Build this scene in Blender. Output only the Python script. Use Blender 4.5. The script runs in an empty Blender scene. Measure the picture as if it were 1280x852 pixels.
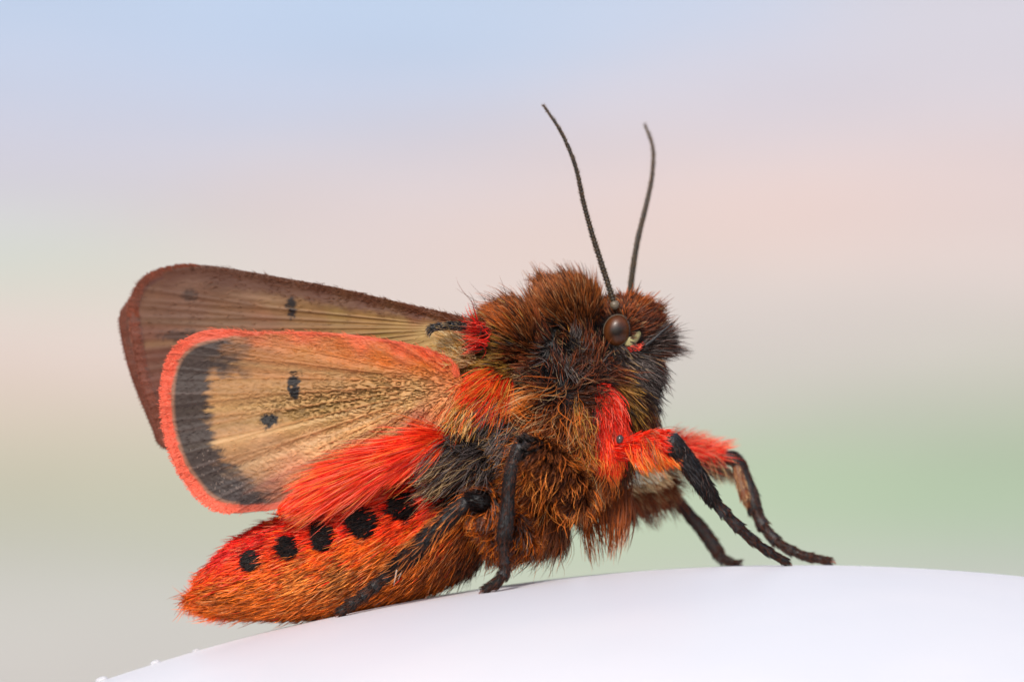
import bpy, bmesh, math, random
import numpy as np
from mathutils import Vector, Matrix, kdtree
from mathutils.bvhtree import BVHTree

R = math.radians
rng = np.random.default_rng(11)
S = bpy.context.scene

# ------------------------------------------------------------ camera
CAM = np.array([0.0, -60.0, -2.0])
cd = bpy.data.cameras.new('camera')
cam = bpy.data.objects.new('camera', cd)
S.collection.objects.link(cam)
cam.location = CAM
fw = np.array([0, 60.0, 2.0]); fw /= np.linalg.norm(fw)
cam.rotation_euler = Vector(fw).to_track_quat('-Z', 'Y').to_euler()
cd.sensor_width = 36
DIST = math.sqrt(3604.0)
cd.lens = 36 * DIST / 12.8
cd.clip_start = 0.5
cd.clip_end = 2000
cd.dof.use_dof = True
cd.dof.focus_distance = 59.15
cd.dof.aperture_fstop = 0.13
S.camera = cam

# ------------------------------------------------------------ sky, sun, exposure
SUN_EL, SUN_AZ = R(40), R(198)     # compass azimuth the light comes from (behind the camera, a little to its left)
w = bpy.data.worlds.new('World'); S.world = w; w.use_nodes = True
nt = w.node_tree
sky = nt.nodes.new('ShaderNodeTexSky'); sky.sky_type = 'NISHITA'; sky.sun_disc = False
sky.sun_elevation = SUN_EL; sky.sun_rotation = SUN_AZ - 0
sky.air_density = 1.0; sky.dust_density = 2.5; sky.ozone_density = 1.0
bg = nt.nodes['Background']; bg.inputs['Strength'].default_value = 0.15
nt.links.new(sky.outputs[0], bg.inputs['Color'])
sl = bpy.data.lights.new('sun', 'SUN'); sl.energy = 2.3; sl.angle = R(10); sl.color = (1, .95, .88)
sun = bpy.data.objects.new('sun', sl); S.collection.objects.link(sun)
sd = Vector((math.sin(SUN_AZ) * math.cos(SUN_EL), math.cos(SUN_AZ) * math.cos(SUN_EL), math.sin(SUN_EL)))
sun.rotation_euler = sd.to_track_quat('Z', 'Y').to_euler()
S.view_settings.view_transform = 'Standard'
S.view_settings.look = 'None'
S.view_settings.gamma = 1
S.view_settings.exposure = 0.14
S.render.engine = 'CYCLES'
S.cycles.max_bounces = 8
S.cycles.transparent_max_bounces = 8
S.cycles_curves.shape = 'RIBBONS'
S.render.film_transparent = False

# ------------------------------------------------------------ helpers
upv = np.cross(np.array([1.0, 0, 0]), fw)

def P(px, py, y):
    """the place at depth y that is seen at (px, py) of the 1280 wide photograph"""
    px = np.asarray(px, float); py = np.asarray(py, float); y = np.asarray(y, float)
    a = (px - 640) / 100.0; b = (426 - py) / 100.0
    d = fw[None, :] * DIST + a[..., None].reshape(-1, 1) * np.array([[1.0, 0, 0]]) + b.reshape(-1, 1) * upv[None, :]
    t = (y.reshape(-1) - CAM[1]) / d[:, 1]
    q = CAM[None, :] + d * t[:, None]
    return q[0] if px.ndim == 0 else q

def W2P(p):
    """where a place on the near side shows; the far side mirrors it"""
    p = np.array(p, float).copy()
    p[:, 1] = -np.abs(p[:, 1])
    v = p - CAM
    k = DIST / (v @ fw)
    return np.stack([640 + 100 * v[:, 0] * k, 426 - 100 * (v @ upv) * k], 1)

def lin(c):
    c = np.asarray(c, float) / 255.0
    return np.where(c <= 0.04045, c / 12.92, ((c + 0.055) / 1.055) ** 2.4)

def hash3(ix, iy, iz, seed):
    n = (ix * 73856093) ^ (iy * 19349663) ^ (iz * 83492791) ^ (seed * 2654435761)
    n = (n ^ (n >> 13)) & 0x7fffffff
    n = (n * 1274126177) & 0x7fffffff
    return ((n ^ (n >> 16)) & 0xffff) / 65535.0

def noise3(p, seed=0):
    p = np.asarray(p, float)
    i = np.floor(p).astype(np.int64); f = p - i
    f = f * f * (3 - 2 * f)
    out = 0
    for dx in (0, 1):
        for dy in (0, 1):
            for dz in (0, 1):
                wgt = (f[:, 0] if dx else 1 - f[:, 0]) * (f[:, 1] if dy else 1 - f[:, 1]) * (f[:, 2] if dz else 1 - f[:, 2])
                out = out + wgt * hash3(i[:, 0] + dx, i[:, 1] + dy, i[:, 2] + dz, seed)
    return out

def fbm(p, seed=0, o=3):
    s = 0; a = 1; t = 0
    p = np.asarray(p, float)
    for k in range(o):
        s = s + a * noise3(p * 2 ** k, seed + k * 7); t += a; a *= .5
    return s / t

def catmull(pts, n):
    pts = np.asarray(pts, float)
    ext = np.vstack([2 * pts[0] - pts[1], pts, 2 * pts[-1] - pts[-2]])
    seg = np.linalg.norm(np.diff(pts[:, :2], axis=0), axis=1) + 1e-9
    cum = np.concatenate([[0], np.cumsum(seg)])
    u = np.linspace(0, cum[-1], n)
    k = np.clip(np.searchsorted(cum, u, side='right') - 1, 0, len(pts) - 2)
    t = ((u - cum[k]) / seg[k])[:, None]
    p0, p1, p2, p3 = ext[k], ext[k + 1], ext[k + 2], ext[k + 3]
    return 0.5 * ((2 * p1) + (-p0 + p2) * t + (2 * p0 - 5 * p1 + 4 * p2 - p3) * t * t + (-p0 + 3 * p1 - 3 * p2 + p3) * t ** 3)

def nrm(v):
    return v / (np.linalg.norm(v, axis=-1, keepdims=True) + 1e-12)

def principled(name, **kw):
    m = bpy.data.materials.new(name); m.use_nodes = True
    b = m.node_tree.nodes['Principled BSDF']
    for k, v in kw.items():
        b.inputs[k].default_value = v
    return m, m.node_tree, b

def link_mesh(name, verts, faces, mat, parent=None, smooth=True, col=None):
    me = bpy.data.meshes.new(name)
    me.from_pydata([tuple(v) for v in verts], [], [tuple(f) for f in faces])
    if smooth: me.polygons.foreach_set('use_smooth', [True] * len(me.polygons))
    if mat: me.materials.append(mat)
    if col is not None:
        a = me.attributes.new('col', 'FLOAT_COLOR', 'POINT')
        c = np.ones((len(verts), 4)); c[:, :3] = col
        a.data.foreach_set('color', c.ravel())
    me.update()
    o = bpy.data.objects.new(name, me)
    adopt(o, parent)
    return o

def adopt(o, parent):
    S.collection.objects.link(o)
    if parent is not None:
        o.parent = parent
        if parent.parent is None:
            o.matrix_parent_inverse = Matrix.Translation(-parent.location)

def smoothstep(a, b, x):
    t = np.clip((x - a) / (b - a), 0, 1)
    return t * t * (3 - 2 * t)

def inpoly(p, poly):
    x, y = p[:, 0], p[:, 1]
    c = np.zeros(len(p), bool)
    n = len(poly); j = n - 1
    for i in range(n):
        xi, yi = poly[i]; xj, yj = poly[j]
        with np.errstate(divide='ignore', invalid='ignore'):
            k = ((yi > y) != (yj > y)) & (x < (xj - xi) * (y - yi) / ((yj - yi) or 1e-9) + xi)
        c ^= k
        j = i
    return c

def idw_w(p, q, power=3.5):
    d = np.sqrt(((p[:, None, :] - q[None, :, :]) ** 2).sum(2)) + 1.0
    wgt = d ** -power
    return wgt / wgt.sum(1, keepdims=True)

# ------------------------------------------------------------ setting: dome and backdrop
DR, DCX, DTOP, DCY = 27.2, None, None, 0.0
top = P(1000, 705.5, 0.36)
DCX, DTOP = top[0], top[2]
def surf_z(x, y):
    return DTOP - DR + math.sqrt(DR * DR - (x - DCX) ** 2 - y * y)

def dome():
    # smooth lid-like dome, a spherical cap with a rolled rim
    na, nr = 220, 90
    vs = [(DCX, 0, DTOP)]; fs = []
    for i in range(1, nr + 1):
        th = R(38) * i / nr
        for j in range(na):
            a = 2 * math.pi * j / na
            vs.append((DCX + DR * math.sin(th) * math.cos(a), DR * math.sin(th) * math.sin(a), DTOP - DR + DR * math.cos(th)))
    for j in range(na): fs.append((0, 1 + j, 1 + (j + 1) % na))
    def ring(i0, i1):
        for j in range(na):
            k = (j + 1) % na
            fs.append((1 + i0 * na + j, 1 + i1 * na + j, 1 + i1 * na + k, 1 + i0 * na + k))
    for i in range(nr - 1): ring(i, i + 1)
    r0 = DR * math.sin(R(38)); z0 = DTOP - DR + DR * math.cos(R(38))
    for dr, dz in ((.12, -.2), (.1, -.5), (-.25, -.6), (-.4, -.3), (-1.2, .2)):
        for j in range(na):
            a = 2 * math.pi * j / na
            vs.append((DCX + (r0 + dr) * math.cos(a), (r0 + dr) * math.sin(a), z0 + dz))
        i = (len(vs) - 1) // na - 1
        ring(i - 1, i)
    m, t, b = principled('white_glazed_plastic', Roughness=.42)
    b.inputs['Specular IOR Level'].default_value = .35
    tc = t.nodes.new('ShaderNodeTexCoord')
    n = t.nodes.new('ShaderNodeTexNoise'); n.inputs['Scale'].default_value = .22; n.inputs['Detail'].default_value = 3
    rp = t.nodes.new('ShaderNodeValToRGB')
    rp.color_ramp.elements[0].position = .35; rp.color_ramp.elements[0].color = (.70, .70, .74, 1)
    rp.color_ramp.elements[1].position = .65; rp.color_ramp.elements[1].color = (.76, .74, .765, 1)
    t.links.new(tc.outputs['Object'], n.inputs['Vector']); t.links.new(n.outputs[0], rp.inputs[0]); t.links.new(rp.outputs[0], b.inputs['Base Color'])
    n2 = t.nodes.new('ShaderNodeTexNoise'); n2.inputs['Scale'].default_value = 9; n2.inputs['Detail'].default_value = 6
    bm_ = t.nodes.new('ShaderNodeBump'); bm_.inputs['Strength'].default_value = .06; bm_.inputs['Distance'].default_value = .05
    t.links.new(tc.outputs['Object'], n2.inputs['Vector']); t.links.new(n2.outputs[0], bm_.inputs['Height']); t.links.new(bm_.outputs[0], b.inputs['Normal'])
    b.inputs['Subsurface Weight'].default_value = 0
    o = link_mesh('white_dome', vs, fs, m)
    o['label'] = 'smooth white rounded dome that the moth stands on'
    o['category'] = 'dome'
    return o
dome_o = dome()

def backdrop():
    # far sheet of soft colour, wide and tall, bending forward at its edges like a studio sweep
    nx, nz = 150, 110
    X = np.linspace(-60, 60, nx); Z = np.linspace(-34, 46, nz)
    gx, gz = np.meshgrid(X, Z)
    p = np.stack([gx.ravel(), np.full(gx.size, 45.0), gz.ravel()], 1)
    p[:, 1] -= (np.abs(p[:, 0]) / 60) ** 3 * 14
    k = (45 + 60) / 60.0
    px = 640 + 100 * p[:, 0] / k; py = 426 - 100 * ((p[:, 2] + 2) / k - 2)
    q = np.stack([px, py], 1)
    ctrl = [(-50, 0, 184, 203, 230), (300, 20, 184, 204, 232), (640, 20, 182, 204, 232), (800, 20, 195, 206, 228), (1280, 20, 204, 205, 218),
            (100, 110, 190, 202, 226), (450, 130, 190, 202, 226), (900, 120, 207, 205, 218), (1280, 120, 205, 204, 216),
            (50, 180, 202, 203, 218), (600, 190, 206, 202, 212), (1280, 190, 214, 202, 206),
            (50, 240, 203, 202, 214), (400, 250, 214, 202, 203), (800, 230, 220, 204, 203), (1280, 240, 216, 203, 205),
            (0, 310, 200, 211, 206), (110, 340, 204, 214, 200), (350, 300, 213, 203, 205), (700, 300, 222, 206, 200), (1000, 270, 224, 204, 200), (1280, 300, 218, 205, 203),
            (0, 420, 220, 206, 203), (150, 420, 219, 206, 202), (400, 400, 216, 206, 202), (900, 370, 212, 205, 203), (1280, 380, 210, 204, 203),
            (50, 520, 215, 200, 190), (900, 450, 207, 201, 200), (1100, 450, 203, 198, 196), (1280, 440, 200, 198, 192),
            (50, 590, 196, 194, 176), (200, 580, 192, 192, 174), (830, 520, 200, 198, 192), (1000, 510, 190, 193, 184), (1280, 500, 172, 186, 166),
            (50, 650, 184, 186, 170), (240, 650, 184, 192, 172), (700, 620, 186, 203, 176), (950, 570, 176, 196, 172), (1280, 560, 168, 184, 164),
            (50, 700, 194, 196, 190), (200, 720, 196, 198, 194), (740, 660, 184, 204, 176), (1000, 640, 176, 204, 168), (1150, 630, 174, 198, 168), (1280, 630, 167, 188, 165),
            (50, 770, 199, 200, 196), (200, 780, 203, 203, 201), (700, 700, 196, 202, 192), (1000, 690, 192, 198, 192), (1280, 700, 186, 192, 188),
            (50, 850, 200, 198, 196), (300, 900, 203, 201, 200), (1000, 760, 196, 198, 196), (1280, 850, 196, 198, 196), (640, 1200, 190, 195, 190),
            (640, -400, 176, 200, 234), (-600, -200, 180, 201, 232), (1900, -200, 190, 203, 230)]
    c = np.array(ctrl, float)
    q2 = q * np.array([[.55, 1.0]]); c2 = c[:, :2] * np.array([[.55, 1.0]])
    # gently warped so the bands drift like blurred far things
    q2[:, 1] += (fbm(np.stack([q[:, 0] / 420, q[:, 1] / 120, q[:, 0] * 0], 1), 3) - .5) * 50
    dd_ = ((q2[:, None, 0] - c2[None, :, 0]) / 85.0) ** 2 + ((q2[:, None, 1] - c2[None, :, 1]) / 48.0) ** 2
    wgt = np.exp(-.5 * dd_) + 1e-3 / (1 + dd_)
    wgt = wgt / wgt.sum(1, keepdims=True)
    col = wgt @ c[:, 2:]
    col += (fbm(np.stack([q[:, 0] / 260, q[:, 1] / 34, q[:, 0] * 0], 1), 9, 4) - .5)[:, None] * 7
    col = lin(np.clip(col, 0, 255))
    idx = np.arange(nx * nz).reshape(nz, nx)
    fs = np.stack([idx[:-1, :-1].ravel(), idx[:-1, 1:].ravel(), idx[1:, 1:].ravel(), idx[1:, :-1].ravel()], 1)
    m, t, b = principled('soft_backdrop', Roughness=1.0)
    b.inputs['Specular IOR Level'].default_value = 0
    a = t.nodes.new('ShaderNodeAttribute'); a.attribute_name = 'col'
    t.links.new(a.outputs['Color'], b.inputs['Base Color'])
    o = link_mesh('backdrop', p, fs, m, col=col * BACK_GAIN)
    o['kind'] = 'structure'
BACK_GAIN = 0.84
backdrop()

def drop(px, py, rx, rz, label):
    c = P(px, py, 0.33)
    bm = bmesh.new()
    bmesh.ops.create_uvsphere(bm, u_segments=24, v_segments=16, radius=1)
    for v in bm.verts:
        f = 1.0
        v.co = Vector((v.co.x * rx, v.co.y * rx * .8 * f, max(v.co.z, -.35) * rz))
    sl_ = -math.atan2((c[0] - DCX), DR)
    bmesh.ops.rotate(bm, verts=bm.verts, cent=(0, 0, 0), matrix=Matrix.Rotation(-sl_, 3, 'Y'))
    me = bpy.data.meshes.new('water_drop'); bm.to_mesh(me); bm.free()
    me.polygons.foreach_set('use_smooth', [True] * len(me.polygons))
    me.materials.append(MW)
    o = bpy.data.objects.new('water_drop', me); S.collection.objects.link(o)
    o.location = (c[0], c[1], surf_z(c[0], c[1]) + rz * .2)
    o['label'] = label; o['category'] = 'water drop'; o['group'] = 'small clear drops on the dome rim'
MW, _t, _b = principled('clear_water', Roughness=.05, IOR=1.33)
_b.inputs['Transmission Weight'].default_value = .25
_b.inputs['Base Color'].default_value = (.70, .70, .73, 1)
drop(194, 824, .07, .035, 'upper water drop on the left slope of the white dome')
drop(127, 845, .085, .045, 'lowest and largest water drop on the left slope of the white dome')
drop(245, 809, .05, .022, 'flat faint water drop nearest below the tail tip on the white dome')

# ------------------------------------------------------------ the moth
base = bpy.data.objects.new('tiger_moth', None)
S.collection.objects.link(base)
base.location = (0.3, 0, surf_z(0.3, 0))
base['label'] = 'furry brown and scarlet moth with raised wings standing on a white dome'
base['category'] = 'moth'
base['kind'] = 'thing'
del base['kind']
MOTH = base

PAL = {k: lin(v) for k, v in dict(
    blk=(14, 11, 12), dkb=(48, 26, 18), brn=(134, 62, 26), rus=(190, 92, 26), org=(236, 116, 28), ora=(244, 146, 62),
    gld=(205, 150, 66), tan=(205, 168, 120), gry=(112, 100, 96), pal=(228, 208, 160), red=(226, 28, 16), scr=(250, 58, 26),
    rdo=(238, 84, 26), pnk=(240, 120, 96), cor=(236, 112, 84), cnt=(160, 86, 36), chs=(150, 84, 48), wht=(225, 225, 222), mrn=(150, 30, 22), umb=(96, 46, 20)).items()}

hm = bpy.data.materials.new('hair'); hm.use_nodes = True
_n = hm.node_tree
_p = _n.nodes['Principled BSDF']
_a = _n.nodes.new('ShaderNodeAttribute'); _a.attribute_name = 'col'
_n.links.new(_a.outputs['Color'], _p.inputs['Base Color'])
_p.inputs['Roughness'].default_value = .33
_p.inputs['Specular IOR Level'].default_value = .2
_g = _n.nodes.new('ShaderNodeBsdfHair'); _g.component = 'Reflection'; _g.inputs['RoughnessU'].default_value = .16; _g.inputs['RoughnessV'].default_value = .35
_g.inputs['Color'].default_value = (1, .95, .88, 1)
_m = _n.nodes.new('ShaderNodeMixShader'); _m.inputs[0].default_value = .07
_vs = _n.nodes.new('ShaderNodeVectorMath'); _vs.operation = 'MULTIPLY_ADD'; _vs.inputs[1].default_value = (2.2, 2.2, 2.2); _vs.inputs[2].default_value = (.03, .03, .03)
_n.links.new(_a.outputs['Color'], _vs.inputs[0]); _n.links.new(_vs.outputs[0], _g.inputs['Color'])
_n.links.new(_p.outputs[0], _m.inputs[1]); _n.links.new(_g.outputs[0], _m.inputs[2]); _n.links.new(_m.outputs[0], _n.nodes['Material Output'].inputs['Surface'])

skin_m, skt, skb = principled('dark_skin', Roughness=.7)
_a2 = skt.nodes.new('ShaderNodeAttribute'); _a2.attribute_name = 'col'
skt.links.new(_a2.outputs['Color'], skb.inputs['Base Color'])

def make_curves(name, pts, rad, col, parent, mat=None, stuff=True, tip=.12):
    """pts (N,K,3), rad (N,), col (N,K,3)"""
    N, K, _ = pts.shape
    cu = bpy.data.hair_curves.new(name)
    cu.add_curves([K] * N)
    cu.attributes['position'].data.foreach_set('vector', pts.reshape(-1).astype(np.float32))
    tau = np.linspace(0, 1, K)
    prof = (1 - tau ** 2.0) * (1 - tip) + tip
    r = (rad[:, None] * prof[None, :]).astype(np.float32)
    ra = cu.attributes.get('radius') or cu.attributes.new('radius', 'FLOAT', 'POINT')
    ra.data.foreach_set('value', r.ravel())
    ca = cu.attributes.new('col', 'FLOAT_COLOR', 'POINT')
    c4 = np.ones((N, K, 4), np.float32); c4[:, :, :3] = np.clip(col, 0, 1)
    ca.data.foreach_set('color', c4.ravel())
    cu.materials.append(mat or hm)
    o = bpy.data.objects.new(name, cu)
    adopt(o, parent)
    if stuff: o['kind'] = 'stuff'
    return o

def tri_sample(verts, tris, n, weight=None):
    a, b, c = verts[tris[:, 0]], verts[tris[:, 1]], verts[tris[:, 2]]
    cr = np.cross(b - a, c - a); ar = np.linalg.norm(cr, axis=1)
    if weight is not None: ar = ar * weight
    k = rng.choice(len(tris), n, p=ar / ar.sum())
    u = rng.random(n); v = rng.random(n)
    f = u + v > 1; u[f] = 1 - u[f]; v[f] = 1 - v[f]
    p = a[k] + u[:, None] * (b - a)[k] + v[:, None] * (c - a)[k]
    return p, nrm(cr[k])

def grow(roots, normals, ang, lift, length, rootc, tipc, K=7, curl=.0, jit=.22, clump=.0, cl_size=14, droop=0.0, bright=.45, tipw=1.0, comb3=None, bend=.6):
    """hair paths: leave the skin tilted by 'lift', then bend to the combed direction"""
    N = len(roots)
    lift = np.broadcast_to(np.asarray(lift, float), (N,)); length = np.broadcast_to(np.asarray(length, float), (N,))
    if comb3 is None:
        comb = np.stack([np.cos(ang), np.zeros(N), np.sin(ang)], 1)
    else:
        comb = comb3
    tan = comb - normals * (comb * normals).sum(1, keepdims=True)
    tl = np.linalg.norm(tan, axis=1, keepdims=True)
    tan = np.where(tl > .15, tan / (tl + 1e-9), comb)
    rnd = rng.normal(0, 1, (N, 3))
    d0 = nrm(tan * np.cos(lift)[:, None] + normals * np.sin(lift)[:, None] + rnd * jit)
    l1 = lift * (1 - bend)
    d1 = nrm(tan * np.cos(l1)[:, None] + normals * np.sin(l1)[:, None] + rnd * jit * .8 + rng.normal(0, 1, (N, 3)) * jit * .35 + np.array([0, 0, -1.0]) * droop)
    tau = np.linspace(0, 1, K)
    L = (length / 100.0)
    pts = roots[:, None, :] + L[:, None, None] * (d0[:, None, :] * (tau - tau ** 2 / 2)[None, :, None] + d1[:, None, :] * (tau ** 2 / 2)[None, :, None]) * 1.15
    if np.any(np.asarray(curl) > 0):
        s1 = nrm(np.cross(d0, rng.normal(0, 1, (N, 3))))
        fr = rng.uniform(1.5, 4.0, N); ph = rng.uniform(0, 6.28, N)
        cv = np.broadcast_to(np.asarray(curl, float), (N,))
        amp = (cv * L)[:, None] * tau[None, :] * (np.sin(fr[:, None] * tau[None, :] * 2 + ph[:, None]) - np.sin(ph)[:, None] * (1 - tau)[None, :])
        pts = pts + s1[:, None, :] * amp[:, :, None]
    if np.any(np.asarray(clump) > 0):
        nc = max(8, N // cl_size)
        ci = rng.choice(N, nc, replace=False)
        kd = kdtree.KDTree(nc)
        for i, c in enumerate(ci): kd.insert(Vector(roots[c]), i)
        kd.balance()
        own = np.array([ci[kd.find(Vector(r))[1]] for r in roots])
        cw = np.broadcast_to(np.asarray(clump, float), (N,))
        wgt = (cw * rng.uniform(.5, 1.0, N))[:, None] * tau[None, :] ** 1.3
        pts = pts * (1 - wgt[:, :, None]) + pts[own] * wgt[:, :, None]
        # one tone per lock as well
        br = rng.uniform(1 - bright, 1 + bright, N)
        br = br * .6 + br[own] * .4
    else:
        br = rng.uniform(1 - bright, 1 + bright, N)
    mixw = (tau[None, :] ** (1.1 / tipw))[:, :, None]
    col = (rootc[:, None, :] * (1 - mixw) + tipc[:, None, :] * mixw) * br[:, None, None]
    return pts, col

# ---- body: one continuous skin
def ell(bm, px, py, y, rx, ry, rz, ang=0.0):
    c = P(px, py, y)
    vs = bmesh.ops.create_uvsphere(bm, u_segments=28, v_segments=18, radius=1)['verts']
    Mx = Matrix.Translation(Vector(c)) @ Matrix.Rotation(-R(ang), 4, 'Y') @ Matrix.Diagonal(Vector((rx / 100, ry / 100, rz / 100, 1)))
    bmesh.ops.transform(bm, matrix=Mx, verts=vs)

def skin_mesh(name, ells, voxel, parent, smooth_it=10):
    bm = bmesh.new()
    for e in ells: ell(bm, *e)
    me = bpy.data.meshes.new(name + '_raw'); bm.to_mesh(me); bm.free()
    t = bpy.data.objects.new(name + '_raw', me); S.collection.objects.link(t)
    r = t.modifiers.new('r', 'REMESH'); r.mode = 'VOXEL'; r.voxel_size = voxel
    s = t.modifiers.new('s', 'SMOOTH'); s.iterations = smooth_it; s.factor = .6
    dg = bpy.context.evaluated_depsgraph_get(); dg.update()
    ev = bpy.data.meshes.new_from_object(t.evaluated_get(dg))
    ev.name = name
    bpy.data.objects.remove(t); bpy.data.meshes.remove(me)
    o = bpy.data.objects.new(name, ev)
    adopt(o, parent)
    ev.polygons.foreach_set('use_smooth', [True] * len(ev.polygons))
    ev.materials.clear(); ev.materials.append(skin_m)
    return o

def mesh_arrays(me):
    me.calc_loop_triangles()
    v = np.empty(len(me.vertices) * 3); me.vertices.foreach_get('co', v); v = v.reshape(-1, 3)
    t = np.empty(len(me.loop_triangles) * 3, int); me.loop_triangles.foreach_get('vertices', t); t = t.reshape(-1, 3)
    return v, t

BODY = [
    (695, 512, 0, 88, 96, 112, 0), (668, 560, 0, 70, 88, 78, 0), (733, 540, 0, 52, 76, 76, 6),
    (706, 398, 0, 40, 66, 38, 30), (645, 432, 0, 50, 82, 46, 20), (700, 450, 0, 70, 80, 60, 0),
    (783, 410, 0, 38, 42, 34, -15), (762, 436, 0, 36, 40, 36, 0), (788, 456, 0, 26, 34, 28, -30), (775, 496, 0, 34, 50, 55, 15), (625, 480, 0, 40, 84, 50, 0),
    (668, 634, 0, 44, 60, 42, 20), (600, 580, 0, 50, 84, 46, 0), (722, 600, 0, 34, 54, 32, 0),
    (570, 640, 0, 62, 76, 54, 20)]
for _x, _y, _r in catmull([(552, 655, 64), (520, 668, 69), (480, 681, 71), (440, 693, 69), (400, 703, 65), (360, 711, 60), (325, 719, 51), (297, 728, 40), (275, 738, 27), (262, 745, 17)], 26):
    BODY.append((_x, _y, 0, _r * .9, _r * 1.02, _r, 12))
body = skin_mesh('body', BODY, .05, MOTH)
bv, bt = mesh_arrays(body.data)
bvh = BVHTree.FromPolygons([Vector(v) for v in bv], [tuple(t) for t in bt])

# coat chart: where on the side, comb angle, lift, length, root tone, tip tone, curl, clump
CH = []
def ch(px, py, ang, lift, ln, a, b, curl=.05, clump=.25): CH.append((px, py, ang, lift, ln, PAL[a], PAL[b], curl, clump))
# collar hump
for x, y, an in ((690, 372, 122), (678, 388, 135), (712, 360, 104), (700, 395, 130), (735, 372, 108), (745, 395, 125), (720, 400, 138), (730, 415, 140), (755, 380, 100)):
    ch(x, y, an, .95, 24, 'blk', 'cnt', .03, .06)
for x, y in ((715, 380), (698, 365)): ch(x, y, 118, .95, 24, 'dkb', 'cnt', .03, .06)
# shoulder hump
for x, y, an, b in ((606, 388, 155, 'rus'), (600, 412, 178, 'cnt'), (622, 385, 135, 'rus'), (650, 378, 110, 'cnt'), (675, 392, 102, 'cnt'), (640, 410, 140, 'rus'), (665, 425, 140, 'cnt'),
                    (622, 430, 165, 'gld'), (655, 445, 160, 'brn'), (612, 450, 195, 'gld'), (640, 460, 190, 'gld'), (670, 455, 190, 'brn'), (682, 420, 120, 'brn')):
    ch(x, y, an, .8, 26, 'blk', b, .04, .1)
# dark neck
for x, y, an, b in ((700, 422, 300, 'blk'), (697, 440, 285, 'gry'), (708, 455, 300, 'gry'), (715, 440, 85, 'gry'), (735, 435, 80, 'brn'), (690, 462, 210, 'blk'), (725, 462, 95, 'umb'), (742, 460, 80, 'brn'), (740, 425, 120, 'umb')):
    ch(x, y, an, .5, 26, 'blk', b, .08, .4)
# flank
for x, y, an, a, b, c in ((665, 470, 195, 'umb', 'tan', .1), (640, 480, 222, 'blk', 'blk', .06), (650, 490, 200, 'blk', 'brn', .1), (620, 500, 228, 'blk', 'gry', .05), (610, 530, 228, 'blk', 'gry', .05),
                          (665, 500, 190, 'umb', 'chs', .15), (640, 515, 222, 'blk', 'umb', .12), (655, 530, 215, 'blk', 'chs', .2), (615, 515, 226, 'blk', 'gry', .08), (625, 570, 214, 'blk', 'gry', .1), (640, 555, 216, 'blk', 'umb', .1), (630, 545, 222, 'blk', 'gry', .1), (600, 555, 215, 'blk', 'gry', .08),
                          (680, 480, 150, 'dkb', 'brn', .25), (697, 470, 92, 'umb', 'brn', .2), (715, 482, 40, 'umb', 'brn', .25), (724, 498, 350, 'dkb', 'brn', .25), (698, 510, 262, 'umb', 'rus', .25), (697, 490, 225, 'umb', 'brn', .25),
                          (727, 520, 262, 'dkb', 'chs', .3), (690, 535, 240, 'umb', 'rus', .35), (670, 550, 210, 'umb', 'chs', .3), (710, 550, 225, 'umb', 'chs', .4), (742, 500, 262, 'blk', 'umb', .1), (738, 535, 268, 'blk', 'brn', .12),
                          (745, 570, 278, 'blk', 'rus', .12), (735, 600, 275, 'brn', 'ora', .15), (760, 600, 290, 'umb', 'org', .12), (720, 590, 262, 'blk', 'rus', .2), (700, 575, 240, 'umb', 'chs', .35), (650, 560, 205, 'dkb', 'chs', .2)):
    ch(x, y, an, .42, 36, 'blk' if a in ('umb', 'dkb') and rng.random() < .6 else a, b, c, .45)
# chest
for x, y, an, a, b in ((762, 460, 340, 'dkb', 'brn'), (782, 468, 322, 'blk', 'gry'), (800, 480, 315, 'blk', 'gry'), (770, 480, 330, 'umb', 'gld'), (785, 505, 312, 'blk', 'gld'), (800, 515, 308, 'blk', 'brn'),
                       (805, 540, 302, 'blk', 'gld'), (785, 540, 306, 'dkb', 'gld'), (790, 490, 318, 'blk', 'umb'), (795, 565, 300, 'blk', 'umb')):
    ch(x, y, an, .5, 30, a, b, .05, .35)
# head
for x, y, an, a, b, l in ((798, 378, 52, 'umb', 'rus', 24), (790, 374, 74, 'dkb', 'rus', 20), (812, 388, 38, 'umb', 'brn', 26), (824, 402, 20, 'blk', 'brn', 22), (806, 400, 35, 'blk', 'brn', 22), (770, 380, 120, 'dkb', 'brn', 22),
                          (752, 398, 135, 'blk', 'brn', 22), (748, 420, 170, 'blk', 'blk', 16), (755, 440, 255, 'blk', 'blk', 18), (772, 442, 300, 'blk', 'dkb', 18), (795, 440, 332, 'blk', 'gry', 30), (812, 440, 340, 'dkb', 'brn', 34),
                          (822, 425, 352, 'dkb', 'umb', 30), (800, 458, 318, 'blk', 'gry', 34), (800, 415, 20, 'dkb', 'brn', 18)):
    ch(x, y, an, .7, l * .82, a, b, .04, .12)
# belly
for x, y, an, a, b in ((700, 620, 246, 'dkb', 'chs'), (685, 640, 246, 'umb', 'chs'), (665, 665, 246, 'rus', 'org'), (640, 650, 232, 'dkb', 'org'), (625, 625, 205, 'umb', 'ora'), (620, 600, 198, 'dkb', 'chs'), (650, 590, 205, 'umb', 'org'),
                       (735, 622, 272, 'umb', 'chs'), (760, 620, 282, 'umb', 'rus'), (650, 620, 215, 'blk', 'rus'), (680, 600, 235, 'dkb', 'rus')):
    ch(x, y, an, .38, 44, a, b, .12, .5)
# junction
for x, y, an, b in ((590, 565, 212, 'gry'), (560, 565, 208, 'blk'), (562, 590, 226, 'blk'), (548, 608, 232, 'umb'), (590, 592, 235, 'gry'), (582, 612, 225, 'blk'), (575, 545, 205, 'gry')):
    ch(x, y, an, .4, 34, 'blk', b, .12, .4)
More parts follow.
